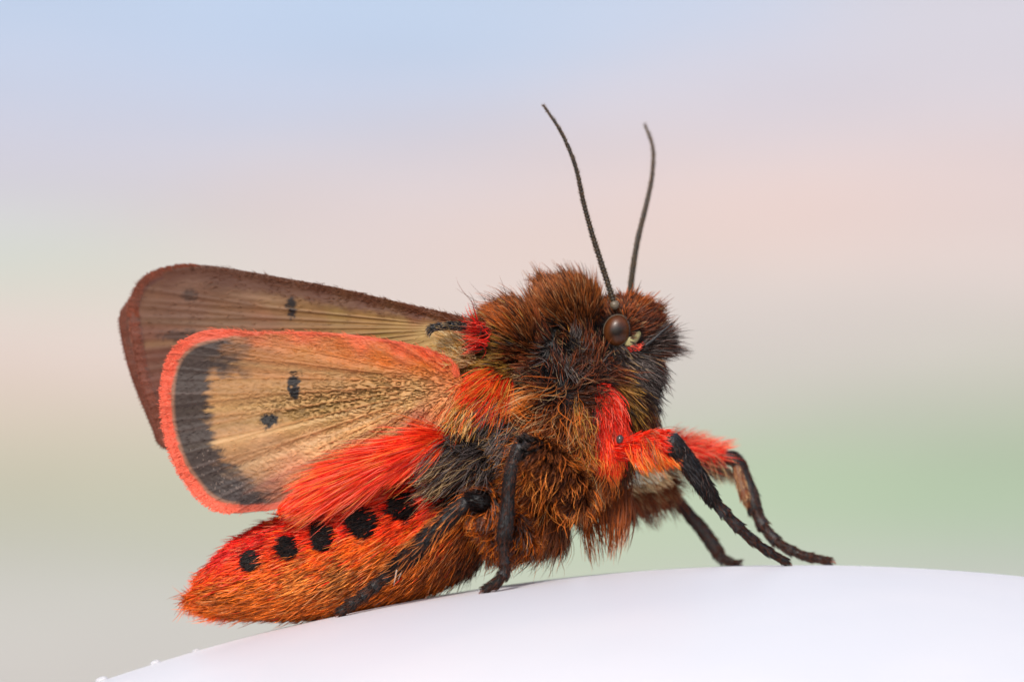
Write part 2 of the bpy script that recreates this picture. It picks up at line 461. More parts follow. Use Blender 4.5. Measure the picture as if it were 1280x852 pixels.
# abdomen
for x, y, an, a, b, l in ((525, 600, 218, 'red', 'scr', 34), (485, 610, 215, 'red', 'scr', 28), (500, 620, 216, 'red', 'scr', 20), (430, 630, 210, 'red', 'scr', 20), (450, 650, 208, 'red', 'scr', 18), (380, 655, 207, 'red', 'red', 18), (400, 668, 205, 'scr', 'scr', 18),
                          (330, 675, 204, 'red', 'red', 18), (345, 690, 202, 'scr', 'rdo', 18), (292, 692, 205, 'red', 'red', 18), (300, 705, 200, 'scr', 'rdo', 18), (265, 720, 196, 'red', 'rdo', 22),
                          (545, 640, 216, 'scr', 'rdo', 26), (505, 655, 212, 'scr', 'rdo', 18), (455, 682, 207, 'rdo', 'org', 18), (405, 695, 204, 'rdo', 'org', 18), (345, 712, 200, 'rdo', 'org', 18), (545, 622, 218, 'red', 'scr', 26),
                          (570, 650, 226, 'rus', 'org', 28), (525, 685, 220, 'rus', 'org', 20), (550, 700, 224, 'brn', 'org', 24), (480, 705, 210, 'rus', 'org', 18), (430, 715, 204, 'brn', 'ora', 18), (380, 725, 200, 'rus', 'ora', 18), (330, 735, 196, 'rus', 'org', 18),
                          (510, 728, 212, 'brn', 'org', 20), (450, 745, 204, 'umb', 'org', 18), (395, 755, 200, 'brn', 'org', 18), (340, 757, 194, 'rus', 'org', 20), (300, 750, 192, 'rus', 'org', 26), (270, 738, 196, 'rus', 'org', 26), (255, 742, 194, 'rdo', 'org', 30),
                          (600, 660, 236, 'dkb', 'rus', 30), (600, 690, 236, 'dkb', 'brn', 26)):
    ch(x, y, an, .34, l, a, b, .05, .22)
cp = np.array([(c[0], c[1]) for c in CH], float)
c_dir = np.array([(math.cos(R(c[2])), math.sin(R(c[2]))) for c in CH])
c_lift = np.array([c[3] for c in CH]); c_len = np.array([c[4] for c in CH], float)
c_root = np.array([c[5] for c in CH]); c_tip = np.array([c[6] for c in CH])
c_curl = np.array([c[7] for c in CH]); c_clump = np.array([c[8] for c in CH])

SPOTS = [(312, 701, 11, 11.5), (358, 684, 13, 14.5), (402, 669, 13.5, 20), (452, 652, 20, 20), (503, 634, 18, 19)]
RED_PATCH = [(745, 474), (760, 478), (778, 505), (787, 530), (778, 542), (770, 560), (776, 585), (760, 585), (742, 555), (738, 520)]
EYE = (771, 413)

def spot_mask(q):
    m = np.zeros(len(q))
    for i, (x, y, a, b) in enumerate(SPOTS):
        an = R(-22)
        dx, dy = q[:, 0] - x - 8, q[:, 1] - y + 3
        u = dx * math.cos(an) - dy * math.sin(an) * -1; v = -dx * math.sin(an) + dy * math.cos(an)
        d = np.sqrt((u / a) ** 2 + (v / b) ** 2) + (fbm(np.stack([q[:, 0] / 5, q[:, 1] / 5, q[:, 0] * 0 + i], 1), 5) - .5) * .35
        m = np.maximum(m, (d < 1.0).astype(float))
    return m

def coat(name, n, region, tipw=1.0, darken=0.0, scale=1.0, rad=.0080, seedlen=(.45, 1.15), K=7, long=False):
    q = W2P(bv); cen = bt.mean
    tq = q[bt].mean(1)
    wgt = region(tq)
    near = bv[bt][:, :, 1].mean(1) < .25
    wgt = wgt * np.where(near, 1.0, .45)
    roots, nr_ = tri_sample(bv, bt, n, wgt)
    q = W2P(roots)
    keep = ~((np.hypot((q[:, 0] - EYE[0]) / 16, (q[:, 1] - EYE[1]) / 19) < 1) & (np.abs(roots[:, 1]) > .15))
    keep &= ~(np.hypot((q[:, 0] - 795) / 8, (q[:, 1] - 423) / 10) < 1)
    roots, nr_, q = roots[keep], nr_[keep], q[keep]
    n = len(roots)
    qj = q + rng.normal(0, 1.5, q.shape)
    W = idw_w(qj, cp, 4.0)
    d = W @ c_dir
    ang = np.arctan2(d[:, 1], d[:, 0])
    pick = (W.cumsum(1) > rng.random(n)[:, None]).argmax(1)
    lift, ln = W @ c_lift, W @ c_len
    curl, clump = W @ c_curl, W @ c_clump
    rc, tc = c_root[pick].copy(), c_tip[pick].copy()
    sp = spot_mask(q) > .5
    rc[sp] = PAL['blk']; tc[sp] = PAL['blk'] * 1.3
    ln = np.where(sp, ln * .8, ln)
    rp = inpoly(q, RED_PATCH)
    rc[rp] = PAL['red']; tc[rp] = np.where((q[rp, 1] + rng.normal(0, 8, rp.sum()) > 545)[:, None], PAL['ora'], PAL['scr'])
    ang = np.where(rp, R(266) + (q[:, 0] - 758) * .008, ang)
    ln = np.where(rp, 26, ln)
    ed = np.hypot(q[:, 0] - EYE[0], q[:, 1] - EYE[1])
    ln = np.where(ed < 34, ln * .6, ln)
    # stray tones: a share of dark, a share of bright hairs
    u = rng.random(n)
    tcb = tc.copy()
    tc[(u < .34) & ~sp & ~rp] *= .22
    tc[(u > .93) & ~sp] = tc[(u > .93) & ~sp] * .5 + PAL['tan'] * .5
    if long:
        ln = ln * 1.25; lift = lift * 1.1
    ln = ln * rng.uniform(*seedlen, n) * scale * np.where(rng.random(n) < .09, 1.55, 1.0)
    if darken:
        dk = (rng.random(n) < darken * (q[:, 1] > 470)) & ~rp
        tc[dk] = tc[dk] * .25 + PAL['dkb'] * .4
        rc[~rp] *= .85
    pts, col = grow(roots, nr_, ang, lift, ln, rc, tc, K=K, curl=curl, clump=clump, jit=.16, tipw=tipw)
    rr = rad * rng.uniform(.6, 1.25, n)
    return make_curves(name, pts, rr, col, MOTH)

# split of the coat by body region
def head_reg(q): return ((q[:, 0] > 742) & (q[:, 1] < 458)).astype(float)
def collar_reg(q): return ((q[:, 0] > 668) & (q[:, 0] <= 742) & (q[:, 1] < 418)).astype(float)
def abd_reg(q): return (q[:, 0] + (q[:, 1] - 600) * .25 < 562).astype(float) * (q[:, 1] > 570)
def thor_reg(q): return np.clip(1 - head_reg(q) - collar_reg(q) - abd_reg(q), 0, 1)
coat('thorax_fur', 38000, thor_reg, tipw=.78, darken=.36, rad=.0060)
coat('collar_fur', 9000, collar_reg, rad=.0062, tipw=.75)
coat('head_fur', 9500, head_reg, rad=.0062, tipw=.8)
coat('abdomen_fur', 27000, abd_reg, rad=.0075, tipw=1.0)

# tone of the skin beneath the coat
qb = W2P(bv); Wb = idw_w(qb, cp, 4.0)
sc_ = Wb @ c_root * .55
sc_[spot_mask(qb) > .5] = PAL['blk']
sc_[inpoly(qb, RED_PATCH)] = PAL['red'] * .6
a_ = body.data.attributes.new('col', 'FLOAT_COLOR', 'POINT')
c4 = np.ones((len(bv), 4)); c4[:, :3] = sc_; a_.data.foreach_set('color', c4.ravel())

def skin_y(px, py, far=False):
    """depth of the near (or far) flank of the body behind (px, py)"""
    o = P(px, py, -4.0); t = P(px, py, 4.0)
    d = Vector(t - o).normalized()
    h = bvh.ray_cast(Vector(o), d)
    return h[0][1] if h[0] is not None else 0.0

def tuft(name, poly, n, ang, lift, ln, a, b, parent=MOTH, curl=.04, clump=.4, jit=.12, out=.0, y=None, rad=.0060, K=8, droop=0, cl=18, bend=.6, bright=.25, normal=None):
    poly = np.asarray(poly, float)
    lo, hi = poly.min(0), poly.max(0)
    q = rng.uniform(lo, hi, (n * 4, 2)); q = q[inpoly(q, poly)][:n]
    roots = []; nr_ = []
    for x, yy in q:
        o = P(x, yy, -4.0); t = P(x, yy, 4.0); d = Vector(t - o).normalized()
        h = bvh.ray_cast(Vector(o), d)
        if h[0] is not None and y is None:
            roots.append(np.array(h[0]) + np.array(h[1]) * out); nr_.append(np.array(h[1]))
        else:
            yv = (y(x, yy) if callable(y) else y) if y is not None else -.2
            roots.append(P(x, yy, yv + rng.normal(0, .03))); nr_.append(np.array(normal if normal is not None else (0, -1, 0)))
    roots = np.array(roots); nr_ = np.array(nr_); m = len(roots)
    an = R(1) * (ang(q) if callable(ang) else np.full(m, ang)) + rng.normal(0, jit, m)
    L = (ln(q) if callable(ln) else np.full(m, ln)) * rng.uniform(.5, 1.1, m)
    A = [PAL[k] for k in a]; B = [PAL[k] for k in b]
    rc = np.array([A[i] for i in rng.integers(0, len(A), m)]); tc = np.array([B[i] for i in rng.integers(0, len(B), m)])
    pts, col = grow(roots, nr_, an, lift, L, rc, tc, K=K, curl=curl, clump=clump, jit=jit, droop=droop, cl_size=cl, bend=bend, bright=bright)
    return make_curves(name, pts, rad * rng.uniform(.6, 1.25, m), col, parent)

# tufts and wisps
for _x, _y, _a, _b in SPOTS:
    _t = np.linspace(0, 2 * math.pi, 15)[:-1]
    _r = 1 + rng.normal(0, .17, 14)
    tuft('abdomen_spot', [(_x + 6 + _a * .76 * _r[i] * math.cos(t_), _y - 1 + _b * .82 * _r[i] * math.sin(t_)) for i, t_ in enumerate(_t)], 650, 205, .45, 11, ['blk'], ['blk', 'blk', 'dkb'], clump=.2, jit=.1, out=.05, K=5)
tuft('wing_base_tuft', [(612, 452), (652, 448), (648, 470), (622, 500), (604, 490)], 1500, lambda q: 238 + (q[:, 0] - 630) * .35, .35, lambda q: 62 - (q[:, 0] - 610) * .2, ['rus', 'mrn', 'red'], ['scr', 'org', 'gld', 'red'], clump=.55)
tuft('wing_base_tuft', [(594, 404), (608, 402), (616, 420), (606, 440), (600, 428)], 170, lambda q: 178 + (420 - q[:, 1]) * -.6, .3, 28, ['red', 'mrn', 'blk'], ['scr', 'red', 'pnk', 'blk'], clump=.6, jit=.35, y=lambda a, b: -.80 - rng.random() * .1)
tuft('wing_base_tuft', [(560, 428), (590, 425), (598, 455), (575, 460)], 900, 165, .35, 30, ['tan', 'umb'], ['pal', 'gld', 'tan'], y=-.72, clump=.5, jit=.25)
tuft('wing_base_tuft', [(565, 500), (600, 492), (604, 530), (580, 545), (562, 535)], 300, 232, .3, 34, ['gld', 'umb'], ['gld', 'rdo', 'tan'], y=-.85, clump=.5, jit=.3)
tuft('flank_wisp', [(600, 564), (622, 560), (620, 570), (604, 574)], 70, 200, .25, 66, ['blk'], ['blk', 'blk', 'gry'], clump=.6, cl=40, droop=-1.0, K=10, out=.02, jit=.06, bend=.2, rad=.005)
tuft('flank_wisp', [(570, 560), (600, 545), (615, 580), (590, 620), (556, 612)], 420, lambda q: 222 + (q[:, 0] - 580) * .3, .35, 40, ['blk'], ['gry', 'gry', 'umb', 'blk'], clump=.5, out=.0, curl=.14)
tuft('flank_wisp', [(640, 572), (656, 566), (656, 596), (642, 600)], 500, 190, .5, 58, ['rus', 'org'], ['ora', 'gld'], clump=.7, cl=50)
tuft('flank_wisp', [(632, 600), (655, 590), (690, 640), (660, 680), (630, 650)], 700, lambda q: 205 + (q[:, 1] - 600) * .5, .5, 48, ['dkb', 'umb'], ['org', 'chs', 'umb', 'rus'], clump=.6, curl=.14)
tuft('flank_wisp', [(655, 488), (688, 484), (688, 500), (660, 504)], 150, 188, .6, 55, ['rus', 'umb'], ['ora', 'tan'], clump=.8, cl=60, droop=.4)
tuft('flank_wisp', [(650, 500), (700, 505), (720, 560), (670, 560), (642, 530)], 560, lambda q: 215 + rng.normal(0, 25, len(q)), .6, 48, ['dkb', 'umb'], ['org', 'chs', 'rus', 'tan', 'chs'], clump=.7, curl=.3, cl=26)
tuft('flank_wisp', [(718, 490), (735, 500), (738, 570), (716, 560)], 380, lambda q: 265 + rng.normal(0, 14, len(q)), .6, 50, ['dkb', 'umb'], ['org', 'chs', 'gld', 'chs'], clump=.75, curl=.3, cl=26)
tuft('flank_wisp', [(600, 490), (640, 480), (672, 515), (650, 560), (615, 575), (590, 540)], 1500, lambda q: 230 + rng.normal(0, 5, len(q)), .45, 70, ['blk'], ['gry', 'blk', 'gry'], clump=.7, curl=.08, cl=22)
tuft('belly_wisp', [(715, 572), (752, 578), (758, 606), (716, 616)], 1300, lambda q: 262 + (q[:, 0] - 722) * .5, .4, 44, ['dkb', 'umb'], ['org', 'chs', 'tan', 'rus', 'chs'], clump=.75, cl=36, curl=.08)
tuft('belly_wisp', [(725, 620), (790, 605), (790, 618), (725, 634)], 260, 272, .2, 75, ['umb'], ['umb', 'rus'], clump=.8, cl=30, curl=.05, y=-.1)
tuft('belly_wisp', [(640, 650), (690, 640), (688, 668), (655, 678)], 1500, 243, .35, 46, ['rus', 'umb'], ['org', 'rus', 'ora'], clump=.6, cl=60)
tuft('chest_tuft', [(745, 478), (764, 478), (778, 505), (762, 560), (746, 560), (741, 520)], 3600, lambda q: 264 + (q[:, 0] - 756) * .6, .4, 34, ['mrn', 'red'], ['scr', 'scr', 'pnk', 'red', 'mrn'], clump=.35, curl=.12, rad=.006)
tuft('chest_tuft', [(744, 535), (760, 530), (774, 552), (768, 568), (752, 560)], 1000, lambda q: 275 + (q[:, 0] - 760) * .3, .4, 36, ['red', 'scr'], ['scr', 'ora', 'rdo'], clump=.5, curl=.08)
tuft('chin_fur', [(782, 446), (808, 442), (814, 462), (800, 480), (784, 470)], 900, lambda q: 318 + rng.normal(0, 8, len(q)), .45, 40, ['blk'], ['gry', 'blk', 'dkb'], clump=.35, cl=12, jit=.12)
tuft('cheek_tuft', [(782, 434), (796, 433), (795, 439), (784, 440)], 170, 12, .2, 16, ['red'], ['scr', 'pnk'], clump=.3, out=.03)
tuft('tail_tuft', [(262, 722), (284, 712), (296, 762), (274, 760)], 1800, lambda q: 200 + (q[:, 1] - 738) * .7 + rng.normal(0, 9, len(q)), .25, lambda q: 33 - np.abs(q[:, 1] - 738) * .3, ['red', 'rdo', 'rus'], ['rdo', 'org', 'org', 'scr'], clump=.45, y=0.0)
tuft('flank_wisp', [(590, 375), (640, 372), (640, 390), (590, 395)], 9, 115, .9, 50, ['umb'], ['brn', 'umb'], clump=0, jit=.3, rad=.0032)

tuft('abdomen_fur', [(400, 622), (440, 596), (500, 568), (556, 556), (562, 596), (520, 612), (450, 634), (380, 648)], 3800, lambda q: 222 + (q[:, 0] - 470) * .07, .16, 52, ['red', 'red', 'mrn'], ['scr', 'scr', 'rdo', 'pnk'], clump=.45, jit=.08)
# ------------------------------------------------------------ eye, palps
def ellipsoid(name, c, r, mat, parent, ang=0, seg=40, col=None, rotz=0):
    bm = bmesh.new()
    bmesh.ops.create_uvsphere(bm, u_segments=seg, v_segments=seg // 2, radius=1)
    Mx = Matrix.Translation(Vector(c)) @ Matrix.Rotation(R(rotz), 4, 'Z') @ Matrix.Rotation(-R(ang), 4, 'Y') @ Matrix.Diagonal(Vector((*r, 1)))
    bmesh.ops.transform(bm, matrix=Mx, verts=bm.verts)
    me = bpy.data.meshes.new(name); bm.to_mesh(me); bm.free()
    me.polygons.foreach_set('use_smooth', [True] * len(me.polygons))
    me.materials.append(mat)
    o = bpy.data.objects.new(name, me); adopt(o, parent)
    return o
em, et, eb = principled('brown_compound_eye', Roughness=.36)
eb.inputs['Specular IOR Level'].default_value = .4
eb.inputs['Coat Weight'].default_value = .05; eb.inputs['Coat Roughness'].default_value = .08
tc = et.nodes.new('ShaderNodeTexCoord')
def eye_mat_for(c, em=em):
    m = em.copy(); t = m.node_tree; b = t.nodes['Principled BSDF']
    tc = t.nodes.new('ShaderNodeTexCoord')
    vd = t.nodes.new('ShaderNodeVectorMath'); vd.operation = 'DISTANCE'; vd.inputs[1].default_value = c
    n = t.nodes.new('ShaderNodeTexNoise'); n.inputs['Scale'].default_value = 9; n.inputs['Detail'].default_value = 3
    ad = t.nodes.new('ShaderNodeMath'); ad.operation = 'MULTIPLY_ADD'; ad.inputs[1].default_value = .10; 
    rp = t.nodes.new('ShaderNodeValToRGB'); e = rp.color_ramp.elements
    e[0].position = .10; e[0].color = (.008, .003, .002, 1); e[1].position = .2; e[1].color = (.10, .03, .008, 1)
    x = e.new(.27); x.color = (.06, .017, .005, 1)
    t.links.new(tc.outputs['Object'], vd.inputs[0]); t.links.new(tc.outputs['Object'], n.inputs['Vector'])
    t.links.new(n.outputs[0], ad.inputs[0]); t.links.new(vd.outputs['Value'], ad.inputs[2]); t.links.new(ad.outputs[0], rp.inputs[0]); t.links.new(rp.outputs[0], b.inputs['Base Color'])
    v = t.nodes.new('ShaderNodeTexVoronoi'); v.inputs['Scale'].default_value = 90
    bu = t.nodes.new('ShaderNodeBump'); bu.inputs['Strength'].default_value = .12; bu.inputs['Distance'].default_value = .004; bu.invert = True
    t.links.new(tc.outputs['Object'], v.inputs['Vector']); t.links.new(v.outputs['Distance'], bu.inputs['Height']); t.links.new(bu.outputs[0], b.inputs['Normal'])
    return m
rim_m, _, rb = principled('pale_rim', Roughness=.4); rb.inputs['Base Color'].default_value = (*lin((104, 92, 76)), 1)
pale_m, _, pb = principled('pale_membrane', Roughness=.45); pb.inputs['Base Color'].default_value = (*lin((160, 150, 104)), 1)
for s in (-1, 1):
    sy = min(skin_y(EYE[0] + dx, EYE[1] + dy) for dx, dy in ((0, 0), (8, 0), (-8, 0), (0, 10), (0, -10), (0, 16)))
    c = P(EYE[0], EYE[1], sy); c[1] = (-sy - .05) * s
    print('eye depth', sy)
    e = ellipsoid('eye', c, (.165, .13, .2), eye_mat_for((c[0] + .01, c[1] + .12 * s, c[2] - .02)), MOTH, ang=-14 * 1)
    # socket ring
    vs, fs = [], []
    nu, nv = 48, 8
    for i in range(nu):
        a = 2 * math.pi * i / nu
        for j in range(nv):
            bb = 2 * math.pi * j / nv
            rr = 1.0 + .03 * math.cos(bb)
            x, z = .165 * rr * math.cos(a), .2 * rr * math.sin(a)
            cc, ss = math.cos(R(-14)), math.sin(R(-14))
            vs.append((c[0] + x * cc - z * ss, c[1] + s * (.015 + .015 * math.sin(bb)), c[2] + x * ss + z * cc))
    for i in range(nu):
        for j in range(nv):
            fs.append((i * nv + j, ((i + 1) % nu) * nv + j, ((i + 1) % nu) * nv + (j + 1) % nv, i * nv + (j + 1) % nv))
    link_mesh('eye_rim', vs, fs, rim_m, e)
    sy2 = skin_y(792, 422); c2 = P(791, 422, sy2); c2[1] = (-sy2 - .03) * s
    ellipsoid('cheek', c2, (.075, .05, .15), pale_m, MOTH, ang=-38, seg=24)
# the eye centre sits on the skin: s=-1 is the near side
black_m, bkt, bkb = principled('black_chitin', Roughness=.42)
bkb.inputs['Base Color'].default_value = (.011, .010, .011, 1); bkb.inputs['Specular IOR Level'].default_value = .5
_nz = bkt.nodes.new('ShaderNodeTexNoise'); _nz.inputs['Scale'].default_value = 38; _nz.inputs['Detail'].default_value = 5
_tc = bkt.nodes.new('ShaderNodeTexCoord'); _bp = bkt.nodes.new('ShaderNodeBump'); _bp.inputs['Strength'].default_value = .6; _bp.inputs['Distance'].default_value = .02
bkt.links.new(_tc.outputs['Object'], _nz.inputs['Vector']); bkt.links.new(_nz.outputs[0], _bp.inputs['Height']); bkt.links.new(_bp.outputs[0], bkb.inputs['Normal'])
_rp = bkt.nodes.new('ShaderNodeValToRGB'); _rp.color_ramp.elements[0].color = (.008, .007, .008, 1); _rp.color_ramp.elements[1].color = (.035, .03, .03, 1)
_rp.color_ramp.elements[0].position = .4; _rp.color_ramp.elements[1].position = .8
bkt.links.new(_nz.outputs[0], _rp.inputs[0]); bkt.links.new(_rp.outputs[0], bkb.inputs['Base Color'])

# ------------------------------------------------------------ limbs
def frames(path):
    t = nrm(np.gradient(path, axis=0))
    up = np.array([0, 1.0, 0]); out = []
    for i in range(len(path)):
        a = np.cross(t[i], up); a /= np.linalg.norm(a) + 1e-9
        b = np.cross(a, t[i]); out.append((a, b)); up = b
    return t, np.array(out)

def loft(name, path, rad, mat, parent, sides=12, col=None, flat=1.0):
    t, fr = frames(path)
    n = len(path); vs = []; fs = []
    for i in range(n):
        for j in range(sides):
            a = 2 * math.pi * j / sides
            vs.append(path[i] + rad[i] * (fr[i, 0] * math.cos(a) + fr[i, 1] * math.sin(a) * flat))
    for i in range(n - 1):
        for j in range(sides):
            k = (j + 1) % sides
            fs.append((i * sides + j, i * sides + k, (i + 1) * sides + k, (i + 1) * sides + j))
    vs.append(path[0] - t[0] * rad[0] * .5); vs.append(path[-1] + t[-1] * rad[-1] * .5)
    for j in range(sides):
        k = (j + 1) % sides
        fs.append((len(vs) - 2, k, j)); fs.append((len(vs) - 1, (n - 1) * sides + j, (n - 1) * sides + k))
    c = None
    if col is not None:
        c = np.vstack([np.repeat(col, sides, 0), col[:1], col[-1:]])
    return link_mesh(name, vs, fs, mat, parent, col=c)

def chain(pts, n):
    """rows (px, py, y, radius px) -> world path, radius"""
    q = catmull(np.array(pts, float), n)
    return P(q[:, 0], q[:, 1], q[:, 2]), np.clip(q[:, 3], .8, None) / 100.0

def limb_fur(name, path, rad, n, a, b, ln, lift, parent, clump=.3, curl=.04, rr=.0055, gravity=0.0, jit=.15, side=None, s0=0, s1=1, lnf=None):
    t, fr = frames(path)
    s = rng.uniform(s0, s1, n) * (len(path) - 1); i = np.minimum(s.astype(int), len(path) - 2); f = (s - i)[:, None]
    c = path[i] * (1 - f) + path[i + 1] * f
    if side is None: th = rng.uniform(0, 2 * math.pi, n)
    else: th = rng.normal(side, .9, n)
    nn = fr[i, 0] * np.cos(th)[:, None] + fr[i, 1] * np.sin(th)[:, None]
    roots = c + nn * (rad[i] * (1 - f[:, 0]) + rad[i + 1] * f[:, 0])[:, None] * .95
    A = [PAL[k] for k in a]; B = [PAL[k] for k in b]
    rc = np.array([A[k] for k in rng.integers(0, len(A), n)]); tc = np.array([B[k] for k in rng.integers(0, len(B), n)])
    L = ln * rng.uniform(.5, 1.15, n)
    if lnf is not None: L = L * lnf(nn)
    pts, col = grow(roots, nn, None, lift, L, rc, tc, comb3=t[i] + np.array([0, 0, -gravity]), curl=curl, clump=clump, jit=jit, droop=gravity * .5, K=6)
    return make_curves(name, pts, rr * rng.uniform(.6, 1.2, n), col, parent)

limb_m, lmt, lmb = principled('limb_skin', Roughness=.5)
_a3 = lmt.nodes.new('ShaderNodeAttribute'); _a3.attribute_name = 'col'
lmt.links.new(_a3.outputs['Color'], lmb.inputs['Base Color'])

claw_m, _, cb_ = principled('red_brown_claw', Roughness=.35); cb_.inputs['Base Color'].default_value = (.22, .05, .02, 1)

def tarsus(name, pts, parent, n=100, segs=5, amp=.2):
    path, rad = chain(pts, n)
    s = np.linspace(0, segs, n) % 1.0
    rad = rad * (1 - amp + amp * 2 * s ** 1.5)
    o = loft(name, path, rad, black_m, parent)
    return o, path, rad

def spike(name, a, b, r, mat, parent):
    k = np.linspace(0, 1, 7)[:, None]
    a = np.array(a); b = np.array(b)
    return loft(name, a * (1 - k) + b * k, r * (1 - k[:, 0] * .9), mat, parent, sides=6)

def ground(px, py, y, r):
    """push a foot point so that its underside meets the dome"""
    return (px, py, y, r)

def foot_fix(pts, r_end=3.0):
    """set the last tarsus point on the dome surface"""
    pts = [list(p) for p in pts]
    px, py, y, r = pts[-1]
    c = P(px, py, y)
    z = surf_z(c[0], y) + r / 100 * 1.05
    k = W2P(np.array([[c[0], y, z]]))[0] if y < 0 else None
    if k is None:
        v = np.array([c[0], y, z]) - CAM; kk = DIST / (v @ fw); pyn = 426 - 100 * (v @ upv) * kk
    else: pyn = k[1]
    dy = pyn - py
    n = len(pts)
    for i in range(n): pts[i][1] += dy * (i / (n - 1)) ** 1.5
    return [tuple(p) for p in pts]

def leg(femur, tibia, tars, kind, claws=True):
    fp, fr_ = chain(femur, 40)
    fcol = {'red': PAL['red'] * .7, 'brown': PAL['dkb'], 'hind': PAL['dkb']}[kind]
    cl = np.tile(fcol, (40, 1)); kn = smoothstep(26 if kind == 'hind' else 34, 31 if kind == 'hind' else 37, np.arange(40))[:, None]
    cl = cl * (1 - kn) + PAL['blk'] * kn
    L = loft('leg', fp, fr_, limb_m, MOTH, sides=16, col=cl)
    L['label'] = {'red': 'front leg with a scarlet furred thigh', 'brown': 'middle leg with a brown furred thigh', 'hind': 'hind leg lying along the abdomen'}[kind]
    tp, tr = chain(tibia, 50)
    T = loft('shin', tp, tr, black_m, L, sides=14)
    tars = foot_fix(tars)
    F, path, rad = tarsus('foot', tars, L)
    return L, fp, fr_, tp, tr, path, rad

def claws_on(L, path, r=.016):
    e = path[-1]; t = nrm((path[-1] - path[-6])[None])[0]
    for s in (-1, 1):
        side = np.array([0, s * .035, 0])
        pts = np.array([e + side * .6, e + side * 1.2 + t * .04 + [0, 0, .012], e + side * 1.3 + t * .075 + [0, 0, -.012]])
        k = np.linspace(0, 2, 9); q = np.stack([np.interp(k, [0, 1, 2], pts[:, j]) for j in range(3)], 1)
        loft('claw', q, np.linspace(r, r * .2, 9), claw_m, L, sides=7)

# near front leg
L, fp, fr_, tp, tr, path, rad = leg([(766, 566, -.62, 10), (782, 561, -.72, 13), (806, 556, -.86, 13.5), (826, 553, -.96, 12.5), (838, 552, -1.0, 12)],
    [(836, 549, -1.0, 13), (845, 560, -1.0, 12.5), (861, 580, -.95, 11.5), (879, 606, -.85, 10.5), (892, 626, -.8, 8)],
    [(890, 624, -.8, 6.5), (912, 646, -.72, 7), (936, 668, -.62, 6), (958, 683, -.52, 5.2), (984, 696, -.42, 4.2)], 'red')
limb_fur('leg_fur', fp, fr_, 3800, ['red', 'mrn'], ['scr', 'scr', 'red', 'pnk'], 16, .22, L, gravity=.25, s1=.88, rr=.005)
limb_fur('leg_fur', fp, fr_, 700, ['red', 'scr'], ['org', 'ora', 'rdo', 'gld'], 30, .45, L, gravity=1.3, s0=.3, s1=.85, clump=.5, side=math.pi, jit=.12)
limb_fur('leg_fur', tp, tr, 2600, ['blk'], ['blk', 'blk', 'dkb'], 9, .14, L, rr=.004)
limb_fur('leg_fur', tp, tr, 120, ['blk'], ['gry', 'umb'], 16, .4, L, rr=.0035, gravity=.6)
limb_fur('leg_fur', path, rad, 1900, ['blk'], ['blk', 'umb'], 6, .3, L, rr=.0036)
claws_on(L, path)
limb_fur('leg_fur', fp, fr_, 90, ['umb'], ['org', 'tan', 'gry'], 38, .5, L, gravity=1.6, s0=.5, s1=.8, clump=.4, rr=.0035)
# far front leg
L, fp, fr_, tp, tr, path, rad = leg([(800, 566, .5, 13), (840, 562, .6, 13), (868, 566, .66, 11), (892, 572, .72, 9.5), (908, 574, .75, 9.5)],
    [(906, 570, .75, 8.5), (920, 576, .75, 9.5), (930, 596, .72, 8.5), (938, 618, .66, 9.5), (944, 638, .6, 9)],
    [(944, 636, .6, 7.5), (954, 656, .56, 7.5), (972, 676, .5, 6.2), (1000, 690, .42, 5.6), (1038, 698, .36, 4.2)], 'red')
limb_fur('leg_fur', fp, fr_, 3600, ['red'], ['scr', 'red', 'pnk'], 14, .3, L, s1=.88, rr=.005)
limb_fur('leg_fur', fp, fr_, 500, ['red'], ['pnk', 'tan', 'scr'], 30, .9, L, s0=.3, s1=.9, rr=.0032, side=0)
limb_fur('leg_fur', fp, fr_, 900, ['dkb', 'umb'], ['gry', 'umb', 'tan'], 30, .6, L, gravity=1.3, s0=.1, s1=.98, side=math.pi, rr=.0035)
limb_fur('leg_fur', tp, tr, 2200, ['blk'], ['blk', 'umb', 'blk'], 8, .14, L, rr=.004)
limb_fur('leg_fur', path, rad, 2300, ['blk'], ['umb', 'dkb'], 6, .3, L, rr=.0036)
claws_on(L, path)
sp_m, _, spb = principled('brown_spur', Roughness=.5); spb.inputs['Base Color'].default_value = (.16, .07, .035, 1)
_k = catmull([(921, 582, .62, 4), (925, 600, .6, 6), (931, 622, .56, 5), (935, 630, .56, 2)], 24)
sp = loft('spur', P(_k[:, 0], _k[:, 1], _k[:, 2]), _k[:, 3] / 100, sp_m, L, sides=8)
limb_fur('leg_fur', P(_k[:, 0], _k[:, 1], _k[:, 2]), _k[:, 3] / 100, 400, ['umb'], ['brn', 'tan'], 8, .3, sp, rr=.0035)
# near middle leg
L, fp, fr_, tp, tr, path, rad = leg([(712, 628, -.7, 22), (704, 606, -.95, 24), (688, 584, -1.2, 20), (672, 566, -1.4, 14), (655, 557, -1.5, 10)],
    [(651, 558, -1.52, 9), (641, 580, -1.55, 7.2), (636, 606, -1.55, 7.2), (634, 634, -1.5, 8), (631, 662, -1.48, 9), (629, 676, -1.47, 6)],
    [(629, 672, -1.47, 5.2), (630, 696, -1.45, 5.2), (631, 711, -1.42, 6.5), (620, 723, -1.38, 5.6), (605, 729, -1.34, 3.4)], 'brown')
limb_fur('leg_fur', fp, fr_, 3600, ['blk', 'dkb'], ['chs', 'cnt', 'umb', 'umb', 'dkb'], 24, .5, L, gravity=1.0, s1=.9, clump=.5, curl=.1)
limb_fur('leg_fur', fp, fr_, 240, ['umb', 'chs'], ['ora', 'org'], 36, .6, L, gravity=1.6, s1=.9, clump=.6, curl=.15)
limb_fur('leg_fur', fp, fr_, 700, ['blk'], ['blk', 'gry'], 12, .3, L, s0=.8, s1=1)
